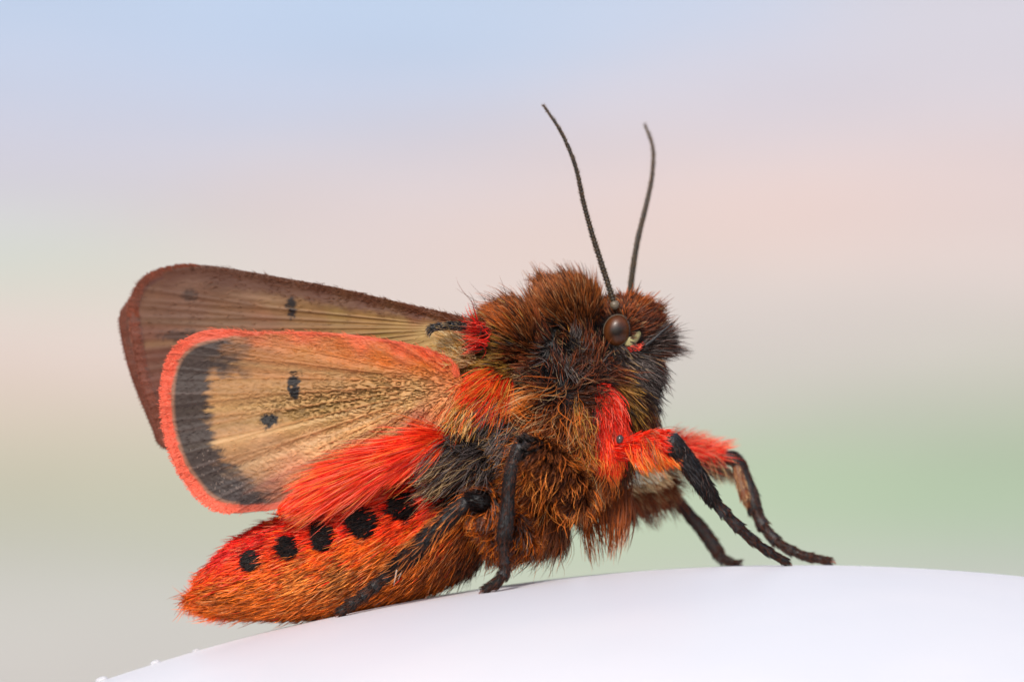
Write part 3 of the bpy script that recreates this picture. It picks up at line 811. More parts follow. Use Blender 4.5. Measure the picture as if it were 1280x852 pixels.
limb_fur('leg_fur', tp, tr, 2400, ['blk'], ['blk', 'umb', 'blk'], 8, .14, L, rr=.004)
limb_fur('leg_fur', path, rad, 1200, ['blk'], ['blk', 'umb'], 7, .35, L, rr=.0036)
claws_on(L, path)
# far middle leg
L, fp, fr_, tp, tr, path, rad = leg([(735, 622, .45, 20), (765, 616, .62, 20), (795, 612, .85, 19), (820, 610, 1.05, 14), (835, 608, 1.15, 10)],
    [(832, 610, 1.15, 7), (848, 628, 1.2, 7), (866, 648, 1.25, 7.5), (884, 670, 1.28, 8.5), (897, 690, 1.28, 8)],
    [(896, 688, 1.28, 6), (902, 697, 1.26, 6), (910, 702, 1.24, 5), (916, 705, 1.22, 4.5), (924, 706, 1.2, 4)], 'brown', claws=False)
limb_fur('leg_fur', fp, fr_, 4200, ['dkb', 'umb'], ['chs', 'brn', 'tan'], 24, .4, L, gravity=.9, s1=1, clump=.55)
limb_fur('leg_fur', fp, fr_, 700, ['umb', 'brn'], ['umb', 'brn'], 46, .5, L, gravity=1.5, s1=.9, clump=.8)
limb_fur('leg_fur', tp, tr, 1800, ['blk'], ['dkb', 'umb'], 8, .15, L, rr=.004)
limb_fur('leg_fur', path, rad, 600, ['blk'], ['dkb', 'umb'], 7, .35, L, rr=.0036)
sk_ = P(np.array([898.0, 904.0]), np.array([697.0, 710.0]), np.array([1.24, 1.2]))
spike('spur', sk_[0], sk_[1], .03, black_m, L)
# near hind leg
L, fp, fr_, tp, tr, path, rad = leg([(640, 690, -.6, 18), (632, 664, -.85, 20), (616, 640, -1.05, 17), (602, 628, -1.27, 13), (585, 626, -1.33, 9)],
    [(584, 627, -1.34, 8.5), (566, 642, -1.33, 10), (540, 666, -1.28, 11.5), (514, 692, -1.2, 11), (492, 711, -1.08, 9)],
    [(494, 710, -1.08, 7.5), (476, 724, -.95, 7), (458, 738, -.9, 6.5), (440, 749, -.85, 6), (425, 757, -.8, 5)], 'hind')
limb_fur('leg_fur', fp, fr_, 3600, ['dkb', 'blk'], ['umb', 'gry', 'rus'], 30, .5, L, gravity=1.2, s1=.8, clump=.5, curl=.12)
limb_fur('leg_fur', fp, fr_, 900, ['blk'], ['blk', 'dkb'], 9, .2, L, s0=.65, s1=1)
limb_fur('leg_fur', fp, fr_, 500, ['rus', 'umb'], ['ora', 'org'], 36, .7, L, gravity=1.0, s1=.8, clump=.6, curl=.2)
limb_fur('leg_fur', tp, tr, 3400, ['blk'], ['blk', 'blk', 'blk', 'umb'], 11, .14, L, rr=.0045)
limb_fur('leg_fur', tp, tr, 200, ['umb'], ['ora', 'org'], 22, .5, L, rr=.004)
limb_fur('leg_fur', path, rad, 1800, ['blk'], ['blk', 'umb'], 8, .3, L, rr=.0036)
white_m, _, wb = principled('pale_spur', Roughness=.4); wb.inputs['Base Color'].default_value = (*lin((178, 160, 146)), 1)
for a, b in (((507, 702), (497, 726)), ((512, 700), (506, 716)), ((496, 712), (492, 732))):
    spike('spur', P(a[0], a[1], -1.2), P(b[0], b[1], -1.16), .013, white_m, L)
claws_on(L, path)
# far hind leg, mirror of the near one behind the abdomen
L, fp, fr_, tp, tr, path, rad = leg([(640, 690, .6, 18), (632, 664, .85, 20), (616, 640, 1.0, 17), (600, 640, 1.05, 13), (588, 640, 1.1, 11)],
    [(586, 642, 1.1, 8), (566, 655, 1.1, 9), (540, 675, 1.05, 10), (514, 698, 1.0, 10), (494, 715, .95, 9)],
    [(494, 715, .95, 7), (476, 728, .9, 7), (458, 740, .85, 6.5), (440, 750, .8, 6), (428, 758, .78, 5)], 'hind')
limb_fur('leg_fur', fp, fr_, 1500, ['dkb', 'blk'], ['umb', 'rus'], 26, .5, L, gravity=1.2, s1=.8, clump=.5)

# front hip beads
bead_m, _, bb_ = principled('glassy_joint', Roughness=.12); bb_.inputs['Base Color'].default_value = (*lin((70, 60, 60)), 1)
ellipsoid('hip_joint', P(775, 549, -.80), (.05, .05, .06), bead_m, MOTH, seg=20)
amb_m, _, ab = principled('amber_membrane', Roughness=.18); ab.inputs['Base Color'].default_value = (*lin((176, 148, 88)), 1)
ellipsoid('wing_joint', P(581, 525, -.84), (.09, .07, .13), amb_m, MOTH, ang=10, seg=24)
ellipsoid('wing_joint', P(650, 572, -1.42), (.05, .05, .07), amb_m, MOTH, seg=16)
coxa_m, _, cx = principled('pale_coxa', Roughness=.5); cx.inputs['Base Color'].default_value = (*lin((222, 226, 205)), 1)
_k = catmull([(745, 596, .1, 12), (775, 598, .25, 13), (812, 596, .45, 11), (830, 592, .55, 8)], 20)
cx_o = loft('coxa', P(_k[:, 0], _k[:, 1], _k[:, 2]), _k[:, 3] / 100, coxa_m, MOTH, sides=12)
limb_fur('leg_fur', P(_k[:, 0], _k[:, 1], _k[:, 2]), _k[:, 3] / 100, 700, ['umb', 'tan'], ['pal', 'tan', 'chs'], 18, .3, cx_o, gravity=.8)

# palps: bristly snout
for s, dep in ((-1, -.22), (1, .22)):
    _k = catmull([(796, 438, dep, 11), (811, 433, dep * .9, 10), (824, 429, dep * .8, 7), (834, 427, dep * .8, 3)], 24)
    pp, pr = P(_k[:, 0], _k[:, 1], _k[:, 2]), _k[:, 3] / 100
    po = loft('palp', pp, pr, black_m, MOTH, sides=12)
    limb_fur('palp_fur', pp, pr, 1500, ['blk'], ['blk', 'dkb', 'gry'], 15, .4, po, rr=.0045, clump=.2, jit=.2)
    limb_fur('palp_fur', pp, pr, 260, ['blk', 'dkb'], ['gry', 'umb', 'blk'], 34, .5, po, rr=.0045, clump=.2, gravity=.3, s1=.9)
_k = catmull([(806, 432, -.40, 1.6), (818, 423, -.40, 1.8), (828, 414, -.38, 1.5), (840, 404, -.36, .8)], 16)
loft('palp', P(_k[:, 0], _k[:, 1], _k[:, 2]), _k[:, 3] / 100, black_m, MOTH, sides=8)
# hooked black lobe at the wing root
_k = catmull([(582, 408, -.9, 4.5), (566, 407, -.98, 4.5), (549, 408, -1.04, 4.2), (539, 411, -1.06, 4.2), (536, 415, -1.06, 3)], 40)
hk = loft('wing_hook', P(_k[:, 0], _k[:, 1], _k[:, 2]), _k[:, 3] / 100 * (1 + .15 * np.sin(np.arange(40) * 1.9)), black_m, MOTH, sides=10)
limb_fur('hook_fur', P(_k[:, 0], _k[:, 1], _k[:, 2]), _k[:, 3] / 100, 500, ['blk'], ['blk', 'tan', 'gry'], 7, .25, hk, rr=.004)

# ------------------------------------------------------------ antennae
am, amt, ab2 = principled('banded_antenna', Roughness=.4)
_a4 = amt.nodes.new('ShaderNodeAttribute'); _a4.attribute_name = 'col'; amt.links.new(_a4.outputs['Color'], ab2.inputs['Base Color'])
def antenna(pts, lean):
    n = 560
    path, _ = chain([(x, y, d, 3) for x, y, d in pts], n)
    s = np.linspace(0, 1, n)
    L = np.linalg.norm(np.diff(path, axis=0), axis=1).sum()
    segs = int(L / .043)
    ph = (s * segs) % 1.0
    base_r = .027 * (1 - s) ** .45 + .006
    rad = base_r * (.84 + .3 * smoothstep(0, .75, ph) * (1 - smoothstep(.82, 1, ph)))
    dark, pale = lin((24, 18, 14)), lin((104, 92, 66))
    k = np.clip(.55 * (1 - s * 1.6), 0, 1) * smoothstep(.35, .0, np.abs(ph - .55))
    col = dark[None] * (1 - k[:, None]) + pale[None] * k[:, None]
    o = loft('antenna', path, rad, am, MOTH, sides=12, col=col)
    t, fr = frames(path)
    # side teeth, one pair per ring
    vs, fs = [], []
    for j in range(2, segs - 1):
        i = min(n - 1, int((j + .7) / segs * n)); r = base_r[i]
        for sd_ in (-1, 1):
            d = nrm((fr[i, 0] * lean + fr[i, 1] * sd_ * .8)[None])[0]
            b0 = path[i] + d * r * .7
            tipp = path[i] + d * (r * 1.75 + .006) + t[i] * .018
            wv = t[i] * r * .45; hv = np.cross(t[i], d) * r * .3
            k0 = len(vs); vs += [b0 - wv, b0 + wv, b0 + hv, b0 - hv, tipp]
            fs += [(k0, k0 + 2, k0 + 4), (k0 + 2, k0 + 1, k0 + 4), (k0 + 1, k0 + 3, k0 + 4), (k0 + 3, k0, k0 + 4)]
    tt = link_mesh('antenna_teeth', vs, fs, black_m, o, smooth=False); tt['kind'] = 'stuff'
    m = 1800
    i = rng.integers(10, n - 2, m); th = rng.uniform(0, 6.28, m)
    nn = fr[i, 0] * np.cos(th)[:, None] + fr[i, 1] * np.sin(th)[:, None]
    pts_, col_ = grow(path[i] + nn * rad[i][:, None] * .9, nn, None, .6, 4.2 * rng.uniform(.5, 1, m), np.tile(PAL['umb'], (m, 1)), np.tile(PAL['tan'], (m, 1)), comb3=t[i], K=4)
    make_curves('antenna_hair', pts_, np.full(m, .0016), col_ * .4, o)
    ellipsoid('antenna_socket', path[0] - t[0] * .01, (.062, .062, .058), rim_m, o, seg=20)
antenna([(768, 380, -.40), (757, 345, -.42), (742, 298, -.42), (730, 255, -.40), (720, 210, -.36), (703, 168, -.28), (679, 131, -.2)], 1)
antenna([(787, 370, .30), (791, 335, .40), (798, 295, .55), (808, 255, .75), (815, 220, .95), (816, 185, 1.15), (806, 155, 1.3)], -1)

# ------------------------------------------------------------ wings
wing_m, wt, wb_ = principled('wing_scales', Roughness=.6)
_a5 = wt.nodes.new('ShaderNodeAttribute'); _a5.attribute_name = 'col'
wt.links.new(_a5.outputs['Color'], wb_.inputs['Base Color'])
wb_.inputs['Sheen Weight'].default_value = .15
_tc = wt.nodes.new('ShaderNodeTexCoord'); _nz = wt.nodes.new('ShaderNodeTexNoise'); _nz.inputs['Scale'].default_value = 30; _nz.inputs['Detail'].default_value = 4
_bp = wt.nodes.new('ShaderNodeBump'); _bp.inputs['Strength'].default_value = .3; _bp.inputs['Distance'].default_value = .008
wt.links.new(_tc.outputs['Object'], _nz.inputs['Vector']); wt.links.new(_nz.outputs[0], _bp.inputs['Height']); wt.links.new(_bp.outputs[0], wb_.inputs['Normal'])
_tr = wt.nodes.new('ShaderNodeBsdfTranslucent'); _mx = wt.nodes.new('ShaderNodeMixShader'); _mx.inputs[0].default_value = .32
wt.links.new(_a5.outputs['Color'], _tr.inputs['Color']); wt.links.new(wb_.outputs[0], _mx.inputs[1]); wt.links.new(_tr.outputs[0], _mx.inputs[2])
wt.links.new(_mx.outputs[0], wt.nodes['Material Output'].inputs['Surface'])

def wing(name, root, outline, ydep, colour, relief, nt_, ns, hairs, fringe, label, sgn=1, shift=(0, 0), hair_len=6, margin=None):
    out = catmull(outline, nt_)
    root = np.array(root, float)
    s = np.linspace(.0, 1, ns) ** .9
    q = root[None, None] + s[None, :, None] * (out[:, None, :] - root[None, None])
    q = q.reshape(-1, 2)
    T = np.repeat(np.linspace(0, 1, nt_), ns); SS = np.tile(s, nt_)
    mo = out if margin is None else out[int(margin[0] * nt_):int(margin[1] * nt_)]
    mo = mo[::3]
    dm = np.empty(len(q))
    for k in range(0, len(q), 20000):
        dm[k:k + 20000] = np.sqrt(((q[k:k + 20000, None] - mo[None]) ** 2).sum(2)).min(1)
    col = colour(q, dm, T, SS)
    h = relief(q, dm, T, SS)
    y = ydep(q)
    taper = smoothstep(0, .06, 1 - SS)
    Q = q + np.array(shift)
    thick = .012 + .02 * (1 - SS)
    Yn = y - thick * (.3 + .7 * taper) - h
    Yf = y + thick * (.3 + .7 * taper) - h
    A = P(Q[:, 0], Q[:, 1], np.full(len(Q), 0.0))
    # place at the wing's own depth, keeping its outline true
    An = P(Q[:, 0], Q[:, 1], -np.abs(Yn) * 0 + (Yn if sgn > 0 else Yn)); Af = An.copy(); Af[:, 1] = Yf
    if sgn < 0:
        An = An.copy(); Af = Af.copy()
        An[:, 1], Af[:, 1] = -Yf, -Yn
        An[:, [0, 2]] = P(Q[:, 0], Q[:, 1], -Yf)[:, [0, 2]]; Af[:, [0, 2]] = An[:, [0, 2]]
    idx = np.arange(nt_ * ns).reshape(nt_, ns)
    f = np.stack([idx[:-1, :-1].ravel(), idx[:-1, 1:].ravel(), idx[1:, 1:].ravel(), idx[1:, :-1].ravel()], 1)
    n0 = len(q)
    rim = idx[:, -1]
    fr1 = np.stack([rim[:-1], rim[:-1] + n0, rim[1:] + n0, rim[1:]], 1)
    vs = np.vstack([An, Af]); fs = np.vstack([f, f[:, ::-1] + n0, fr1])
    o = link_mesh(name, vs, fs, wing_m, MOTH, col=np.vstack([col, col]))
    o['label'] = label
    # lying scale hairs
    if hairs:
        k = rng.choice(len(q), hairs, p=(SS + .02) / (SS + .02).sum())
        fwd = nrm(out[(k // ns)] - root)
        ang = np.arctan2(-fwd[:, 1], fwd[:, 0]) + rng.normal(0, .22, hairs)
        c = col[k]
        Rts = An[k] if sgn > 0 else An[k]
        jx = rng.normal(0, .008, (hairs, 3)); jx[:, 1] = 0
        pts_, cc = grow(Rts + jx, np.tile(np.array([0, -1.0, 0]), (hairs, 1)), ang, .28, hair_len * rng.uniform(.6, 1.3, hairs), c * .98, c * 1.15, K=4, jit=.12, bright=.12)
        make_curves('wing_scale_hair', pts_, .0032 * rng.uniform(.6, 1.2, hairs), cc, o)
    if fringe:
        t0, t1, nf, ln, A_, B_ = fringe
        k = rng.uniform(t0, t1, nf) * (nt_ - 1); i = k.astype(int)
        ii = idx[i, -1]
        tang = nrm(np.gradient(out, axis=0))[i]
        nrm2 = nrm(out[i] - root)
        alt = np.stack([tang[:, 1], -tang[:, 0]], 1)
        alt = alt * np.sign((alt * nrm2).sum(1))[:, None]
        dd = nrm(alt * .8 + nrm2 * .5)
        ang = np.arctan2(-dd[:, 1], dd[:, 0]) + rng.normal(0, .18, nf)
        rts = (An[ii] + Af[ii]) / 2
        j = rng.uniform(0, 1, nf)[:, None]
        inn = An[idx[i, np.maximum(0, ns - 1 - rng.integers(0, max(2, int(ns * .04)), nf))]]
        rts = inn
        AA = np.array([PAL[x] if isinstance(x, str) else lin(x) for x in A_])[rng.integers(0, len(A_), nf)]
        BB = np.array([PAL[x] if isinstance(x, str) else lin(x) for x in B_])[rng.integers(0, len(B_), nf)]
        pts_, cc = grow(rts, np.tile(np.array([0, -1.0, 0]), (nf, 1)), ang, .12, ln * rng.uniform(.6, 1.2, nf), AA, BB, K=5, jit=.1, bright=.2, clump=.25, cl_size=30)
        make_curves('wing_fringe', pts_, .0055 * rng.uniform(.6, 1.2, nf), cc, o)
    return o

def blend(col, c, m):
    return col * (1 - m[:, None]) + np.asarray(c)[None] * m[:, None]

HC = np.array([(560, 448, 226, 104, 66), (535, 442, 224, 110, 74), (500, 433, 226, 118, 84), (450, 423, 230, 126, 92), (380, 419, 226, 128, 94), (320, 420, 205, 122, 86), (565, 470, 214, 120, 60),
               (480, 452, 210, 124, 56), (530, 462, 215, 125, 52), (430, 445, 206, 130, 72), (380, 443, 192, 134, 80), (320, 448, 172, 124, 84), (300, 440, 160, 118, 84),
               (520, 484, 196, 152, 98), (470, 474, 190, 146, 92), (420, 474, 182, 140, 94), (370, 468, 180, 136, 96), (310, 478, 184, 142, 98), (290, 500, 180, 142, 98),
               (470, 498, 188, 150, 92), (410, 510, 178, 142, 82), (370, 520, 176, 140, 84), (320, 520, 186, 150, 104), (350, 500, 182, 146, 98),
               (510, 504, 212, 172, 116), (450, 528, 220, 176, 124), (390, 552, 222, 180, 138), (330, 555, 200, 160, 124), (295, 545, 190, 152, 112),
               (370, 585, 206, 146, 116), (345, 612, 178, 120, 100), (315, 585, 178, 140, 106), (520, 522, 190, 110, 86), (560, 500, 228, 160, 110), (300, 605, 130, 100, 84)], float)
def hind_colour(q, dm, T, SS):
    Wt = idw_w(q, HC[:, :2], 3.0)
    c = lin(Wt @ HC[:, 2:]) * np.array([1.06, .95, .78])
    th = np.arctan2(q[:, 1] - 478, 575 - q[:, 0])
    streak = fbm(np.stack([th * 26, SS * 3, th * 0], 1), 21, 4)
    c = c * (.78 + .44 * streak)[:, None]
    fine = fbm(np.stack([q[:, 0] / 7, q[:, 1] / 2.6, th * 0], 1), 4, 3)
    c = c * (.82 + .36 * fine)[:, None]
    # wrinkle shading put into the colour: valleys darker olive, ridges paler
    wr = wrinkle(q); zone = wr_zone(q)
    c = blend(c, lin((104, 78, 36)), np.clip(wr * (zone * .62 + .14), 0, 1))
    c = blend(c, lin((232, 190, 134)), np.clip((1 - wr) * zone * .25, 0, 1))
    # pale and dark vein lines
    for a0, wd, cl, am in ((-.10, .012, (226, 184, 128), .4), (.10, .012, (222, 180, 120), .55), (.235, .016, (236, 196, 140), .6), (.36, .014, (236, 196, 150), .45), (-.02, .012, (150, 112, 56), .35), (.17, .010, (140, 108, 52), .4), (-.16, .014, (168, 104, 42), .5), (.47, .012, (160, 92, 74), .5)):
        bendv = .05 * (1 - SS)
        c = blend(c, lin(cl), am * np.exp(-((th - a0 - bendv) / wd) ** 2) * smoothstep(.1, .3, SS))
    vn = veins(th, HV, SS)
    c = blend(c, lin((198, 128, 74)), vn * .4)
    # black band inside the margin
    nz = fbm(np.stack([q[:, 0] / 14, q[:, 1] / 4.5, th * 0], 1), 8, 4) - .5
    bw = 58 - 14 * smoothstep(560, 640, q[:, 1]) - 0 * q[:, 0]
    left = smoothstep(330, 262, q[:, 0] + nz * 60 - np.clip(q[:, 1] - 585, 0, 80) * 1.3)
    band = smoothstep(bw + 7, bw - 7, dm + nz * 26) * left
    top = smoothstep(412, 424, q[:, 1])
    band = band * top
    c = blend(c, lin((58, 50, 50)) * (0.8 + .5 * fine.mean()), band * .95)
    lines = np.exp(-((np.mod(th * 7.5 + .2, 1) - .5) / .045) ** 2)
    c = blend(c, lin((104, 86, 80)), band * lines * .5)
    speck = (noise3(np.stack([q[:, 0] / 1.6, q[:, 1] / 1.6, th * 0], 1), 31) > .86) & (np.abs(dm - 34) < 12) & (q[:, 1] > 560)
    c = blend(c, lin((190, 165, 150)), speck * .35 * band)
    # coral border
    wdt = 13 - 8.5 * smoothstep(250, 330, q[:, 0]) * (q[:, 1] < 480) - 4 * smoothstep(240, 330, q[:, 0]) * (q[:, 1] > 560)
    tanl = smoothstep(wdt + 6, wdt + 2, dm) * (q[:, 0] < 300)
    c = blend(c, lin((190, 135, 105)), tanl * .6)
    br = smoothstep(wdt + 2, wdt - 1.5, dm + nz * 5) * (smoothstep(.9, .8, T))
    c = blend(c, lin((228, 102, 74)), br * np.where(q[:, 0] > 300, .75, 1.0))
    for x, y, a, b in ((367, 476, 8, 11), (368, 490, 7, 9), (337, 526, 9, 8)):
        d = np.hypot((q[:, 0] - x) / a, (q[:, 1] - y) / b) + nz * 1.0 + (fbm(np.stack([q[:, 0] / 3.5, q[:, 1] / 3.5, th * 0], 1), 88, 2) - .5) * 1.3
        c = blend(c, lin((30, 24, 24)), smoothstep(1.25, .75, d))
    return c
HV = (-.21, -.12, -.03, .06, .15, .235, .33, .43, .54)
FV = (-.10, -.05, 0.0, .05, .11, .18, .26)
def veins(th, L, SS):
    v = 0
    for k, a in enumerate(L):
        fork = .018 * smoothstep(.45, 1, SS)
        for sg in (-1, 1):
            v = v + np.exp(-((th - a - sg * fork) / (.0045 + .003 * (1 - SS))) ** 2) * .6
    return np.clip(v, 0, 1) * smoothstep(.08, .3, SS)
def wr_zone(q):
    z1 = np.exp(-(((q[:, 0] - 480) / 120) ** 2 + ((q[:, 1] - 488 + (q[:, 0] - 480) * .08) / 20) ** 2))
    z2 = np.exp(-(((q[:, 0] - 395) / 65) ** 2 + ((q[:, 1] - 511) / 13) ** 2))
    z3 = np.exp(-(((q[:, 0] - 430) / 120) ** 2 + ((q[:, 1] - 545 + (q[:, 0] - 430) * .35) / 18) ** 2)) * .45
    return np.clip(z1 + z2 + z3, 0, 1)
def wrinkle(q):
    u = q[:, 0] * .98 + q[:, 1] * .1; v = q[:, 1] - q[:, 0] * .12
    wx = fbm(np.stack([q[:, 0] / 12, q[:, 1] / 12, q[:, 0] * 0], 1), 61, 2) * 8
    n = noise3(np.stack([(u + wx) / 6.0, (v + wx * .5) / 2.5, q[:, 0] * 0], 1), 51) * .7 + noise3(np.stack([u / 3.4, v / 2.0, q[:, 0] * 0], 1), 52) * .3
    return smoothstep(.62, .98, 1 - np.abs(2 * n - 1))
def hind_relief(q, dm, T, SS):
    th = np.arctan2(q[:, 1] - 478, 575 - q[:, 0])
    pleat = np.sin(th * 30 + .5 * np.sin(th * 11)) * .022 * smoothstep(.05, .4, SS)
    wr = wrinkle(q) * (.15 + wr_zone(q))
    return pleat + veins(th, HV, SS) * .018 - wr * .036 + fbm(np.stack([q[:, 0] / 5, q[:, 1] / 3, q[:, 0] * 0], 1), 71, 3) * .005 + .02 * np.exp(-(dm / 5.0) ** 2)

H_OUT = [(572, 468), (566, 452), (545, 440), (505, 428), (440, 418), (380, 414), (320, 414), (275, 411), (245, 416), (222, 431), (208, 454), (202, 485), (202, 520), (208, 552), (219, 582), (234, 606), (250, 624), (268, 636), (290, 641), (318, 639), (345, 636),
         (385, 622), (440, 590), (500, 560), (550, 530), (572, 505)]
def hy(q): return -.82 + (570 - q[:, 0]) / 370 * .42
wing('hindwing', (578, 478), H_OUT, hy, hind_colour, hind_relief, 520, 250, 3500, (.385, .66, 2600, 3.5, [(214, 88, 64)], [(226, 104, 78), (220, 94, 70), (232, 126, 98)]), 'near hindwing, ochre with a black band and coral border')

FC = np.array([(570, 398, 130, 72, 50), (520, 388, 124, 70, 50), (460, 372, 112, 66, 46), (400, 360, 104, 62, 44), (340, 350, 98, 62, 46), (280, 345, 96, 62, 50), (220, 340, 98, 58, 46),
               (560, 432, 206, 184, 130), (530, 420, 184, 156, 106), (500, 408, 174, 142, 92), (460, 400, 168, 132, 84), (420, 395, 156, 126, 80), (380, 388, 152, 116, 78), (340, 378, 150, 116, 86), (300, 370, 130, 96, 78),
               (480, 425, 160, 134, 80), (400, 408, 150, 112, 72), (330, 398, 142, 98, 74), (280, 395, 134, 98, 76), (240, 385, 126, 90, 76), (230, 360, 122, 88, 76), (190, 380, 120, 84, 68), (180, 420, 116, 72, 58),
               (200, 450, 112, 70, 60), (195, 500, 110, 58, 48), (280, 450, 130, 90, 70), (400, 450, 140, 100, 60)], float)
def fore_colour(q, dm, T, SS):
    Wt = idw_w(q, FC[:, :2], 3.0)
    c = lin(Wt @ FC[:, 2:]) * np.array([1.04, .97, .80])
    th = np.arctan2(q[:, 1] - 410, 590 - q[:, 0])
    streak = fbm(np.stack([th * 30, SS * 2.5, th * 0], 1), 121, 4)
    c = c * (.75 + .5 * streak)[:, None]
    fine = fbm(np.stack([q[:, 0] / 7, q[:, 1] / 2.5, th * 0], 1), 104, 3)
    c = c * (.84 + .32 * fine)[:, None]
    nz = fbm(np.stack([q[:, 0] / 6, q[:, 1] / 5, th * 0], 1), 108, 3) - .5
    c = blend(c, lin((186, 148, 120)), .5 * np.exp(-((q[:, 1] - 373 - (q[:, 0] - 330) * .12) / 3.2) ** 2) * np.exp(-((q[:, 0] - 325) / 32) ** 2))
    for a0, cl, am in ((-.02, (112, 84, 54), .4), (.05, (184, 150, 104), .3), (.12, (110, 74, 50), .35)):
        c = blend(c, lin(cl), am * np.exp(-((th - a0) / .012) ** 2) * smoothstep(.1, .3, SS))
    vn = veins(th, FV, SS)
    c = blend(c, lin((96, 58, 38)), vn * .35)
    cw = 12 + 10 * smoothstep(200, 300, q[:, 0]) * smoothstep(560, 420, q[:, 0])
    # costal strip dark brown
    m = smoothstep(cw + 6, cw - 4, dm + nz * 10) * (T < .62)
    c = blend(c, lin((98, 56, 38)), m * .8)
    # red brown outer margin
    m = smoothstep(15, 8, dm + nz * 5) * (q[:, 0] < 205)
    c = blend(c, lin((118, 60, 42)), m * .8)
    m = smoothstep(3, 1.2, np.abs(dm - 12 + nz * 2)) * (q[:, 0] < 205)
    c = blend(c, lin((86, 50, 44)), m * .6)
    for x, y, a, b, k in ((364, 380, 6, 7, 1.0), (365, 391, 5, 7, 1), (238, 370, 10, 8, .6), (222, 419, 22, 7, .6)):
        d = np.hypot((q[:, 0] - x) / a, (q[:, 1] - y) / b) + nz * .8 + (fbm(np.stack([q[:, 0] / 3, q[:, 1] / 3, th * 0], 1), 89, 2) - .5) * 1.3
        c = blend(c, lin((38, 28, 28)), k * smoothstep(1.3, .7, d))
    return c
def fore_relief(q, dm, T, SS):
    th = np.arctan2(q[:, 1] - 410, 590 - q[:, 0])
    return veins(th, FV, SS) * .018 + np.sin(th * 34 + .6) * .010 * smoothstep(.05, .4, SS) + fbm(np.stack([q[:, 0] / 6, q[:, 1] / 2.6, q[:, 0] * 0], 1), 171, 3) * .005 + .03 * np.exp(-(dm / 9.0) ** 2)
F_OUT = [(596, 398), (582, 396), (555, 390), (510, 380), (460, 368), (410, 357), (360, 348), (310, 339), (265, 332), (230, 331), (200, 336), (178, 347), (166, 364), (160, 384), (162, 402), (166, 430), (171, 458), (178, 484), (187, 508), (195, 532), (205, 556), (240, 560), (330, 540), (430, 500), (520, 465), (580, 440), (594, 420)]
def fy(q): return -.55 + (590 - q[:, 0]) / 430 * 1.05
wing('forewing', (592, 412), F_OUT, fy, fore_colour, fore_relief, 420, 200, 2500, (.34, .62, 2200, 2.5, [(110, 58, 42)], [(140, 72, 54), (120, 64, 46)]), 'near forewing, smoky brown with a single black dot', hair_len=6)
# far pair, mirrored across the body
F_FAR = [(x + (-14 if x < 200 else 0), y + (6 if x > 250 else 14)) for x, y in F_OUT]
F_FAR = [(596, 402), (555, 397), (510, 387), (410, 364), (310, 347), (230, 342), (190, 352), (163, 372), (150, 392), (149, 408), (154, 436), (161, 462), (170, 488), (180, 512), (190, 536), (201, 558), (240, 566), (330, 546), (430, 506), (520, 470), (580, 445), (594, 425)]
def fy2(q): return -(.60 + (590 - q[:, 0]) / 430 * .12)
wing('forewing', (592, 414), F_FAR, fy2, fore_colour, fore_relief, 220, 90, 0, (.34, .62, 1200, 2, [(110, 58, 42)], [(140, 72, 54), (120, 64, 46)]), 'far forewing, its red brown edge showing behind the near one', sgn=-1)
H_FAR = [(x + (6 if x < 300 else 0), y) for x, y in H_OUT]
def hy2(q): return -.62 + (570 - q[:, 0]) / 370 * .08
wing('hindwing', (578, 478), H_FAR, hy2, hind_colour, hind_relief, 220, 90, 0, None, 'far hindwing hidden behind the near one', sgn=-1)

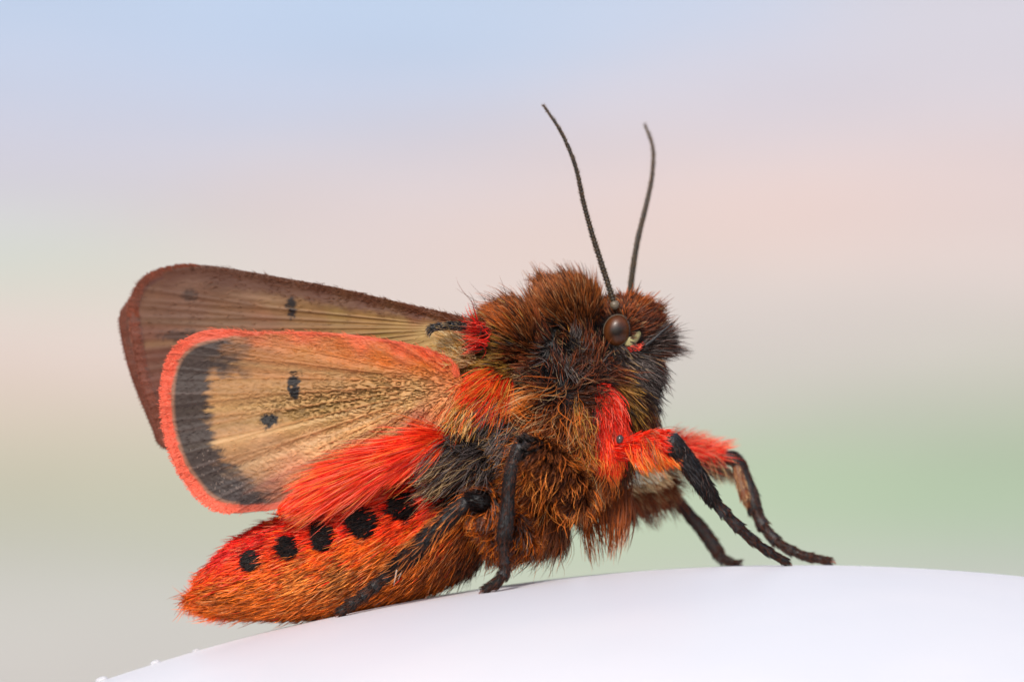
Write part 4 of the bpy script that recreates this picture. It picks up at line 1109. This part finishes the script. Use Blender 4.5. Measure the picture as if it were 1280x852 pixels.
# scarlet hair lobe along the inner edge of the hindwing
pad = skin_mesh('hindwing_lobe', [(568, 548, -.68, 22, 8, 9, 10), (545, 552, -.78, 22, 9, 11, 20), (512, 564, -.78, 32, 10, 15, 20), (472, 580, -.76, 38, 11, 19, 22), (432, 596, -.74, 36, 10, 20, 26), (402, 610, -.72, 30, 9, 18, 30), (376, 623, -.70, 22, 8, 12, 36), (358, 632, -.68, 12, 7, 7, 36)], .03, MOTH, 8)
pv, pt = mesh_arrays(pad.data)
a_ = pad.data.attributes.new('col', 'FLOAT_COLOR', 'POINT'); c4 = np.ones((len(pv), 4)); c4[:, :3] = PAL['red'] * .6; a_.data.foreach_set('color', c4.ravel())
def lobe_hair(n, ln, lift, a, b, clump, rad, name='lobe_hair'):
    roots, nn = tri_sample(pv, pt, n, np.where(pv[pt][:, :, 1].mean(1) < -.7, 1.0, .25) * (W2P(pv[pt].mean(1))[:, 0] < 572))
    q = W2P(roots)
    ang = 205 + (q[:, 1] - (548 + (560 - q[:, 0]) * .36)) * .7 + (480 - q[:, 0]) * .06
    ang = R(1) * np.clip(ang, 199, 246)
    A = np.array([PAL[x] for x in a])[rng.integers(0, len(a), n)]; B = np.array([PAL[x] for x in b])[rng.integers(0, len(b), n)]
    low = smoothstep(-4, 20, q[:, 1] - (552 + (560 - q[:, 0]) * .36))
    L = ln * rng.uniform(.5, 1.1, n) * (1 + .15 * low) * np.clip((q[:, 0] - 345) / 110, .16, 1)
    pts_, cc = grow(roots, nn, ang, lift, L, A, B, K=8, curl=.03, clump=clump, jit=.05, cl_size=16, bright=.42)
    make_curves(name, pts_, rad * rng.uniform(.6, 1.25, n), cc, pad)
lobe_hair(13000, 50, .05, ['mrn', 'red', 'red'], ['scr', 'red', 'scr', 'rdo', 'rdo', 'red'], .3, .0048)
lobe_hair(1500, 84, .07, ['red', 'scr'], ['pnk', 'ora', 'scr'], .3, .0042)
tuft('flank_wisp', [(556, 540), (586, 548), (592, 590), (560, 604), (548, 575)], 200, lambda q: 218 + rng.normal(0, 9, len(q)), .25, 56, ['blk'], ['gry', 'gry', 'umb', 'tan'], y=-.93, clump=.5, cl=16, curl=.12, jit=.1, rad=.0052)
tuft('flank_wisp', [(625, 480), (720, 470), (745, 560), (740, 620), (660, 640), (615, 590)], 420, lambda q: 225 + (q[:, 0] - 680) * .45 + rng.normal(0, 22, len(q)), .75, 62, ['dkb', 'umb'], ['ora', 'tan', 'org', 'chs'], clump=.5, cl=7, curl=.25, rad=.0042, K=10)
tuft('flank_wisp', [(590, 495), (640, 485), (650, 590), (585, 590)], 260, lambda q: 220 + rng.normal(0, 10, len(q)), .6, 66, ['blk'], ['gry', 'tan', 'umb'], clump=.5, cl=7, curl=.12, rad=.0040, K=10)
print('curves', sum(len(c.curves) for c in bpy.data.hair_curves))
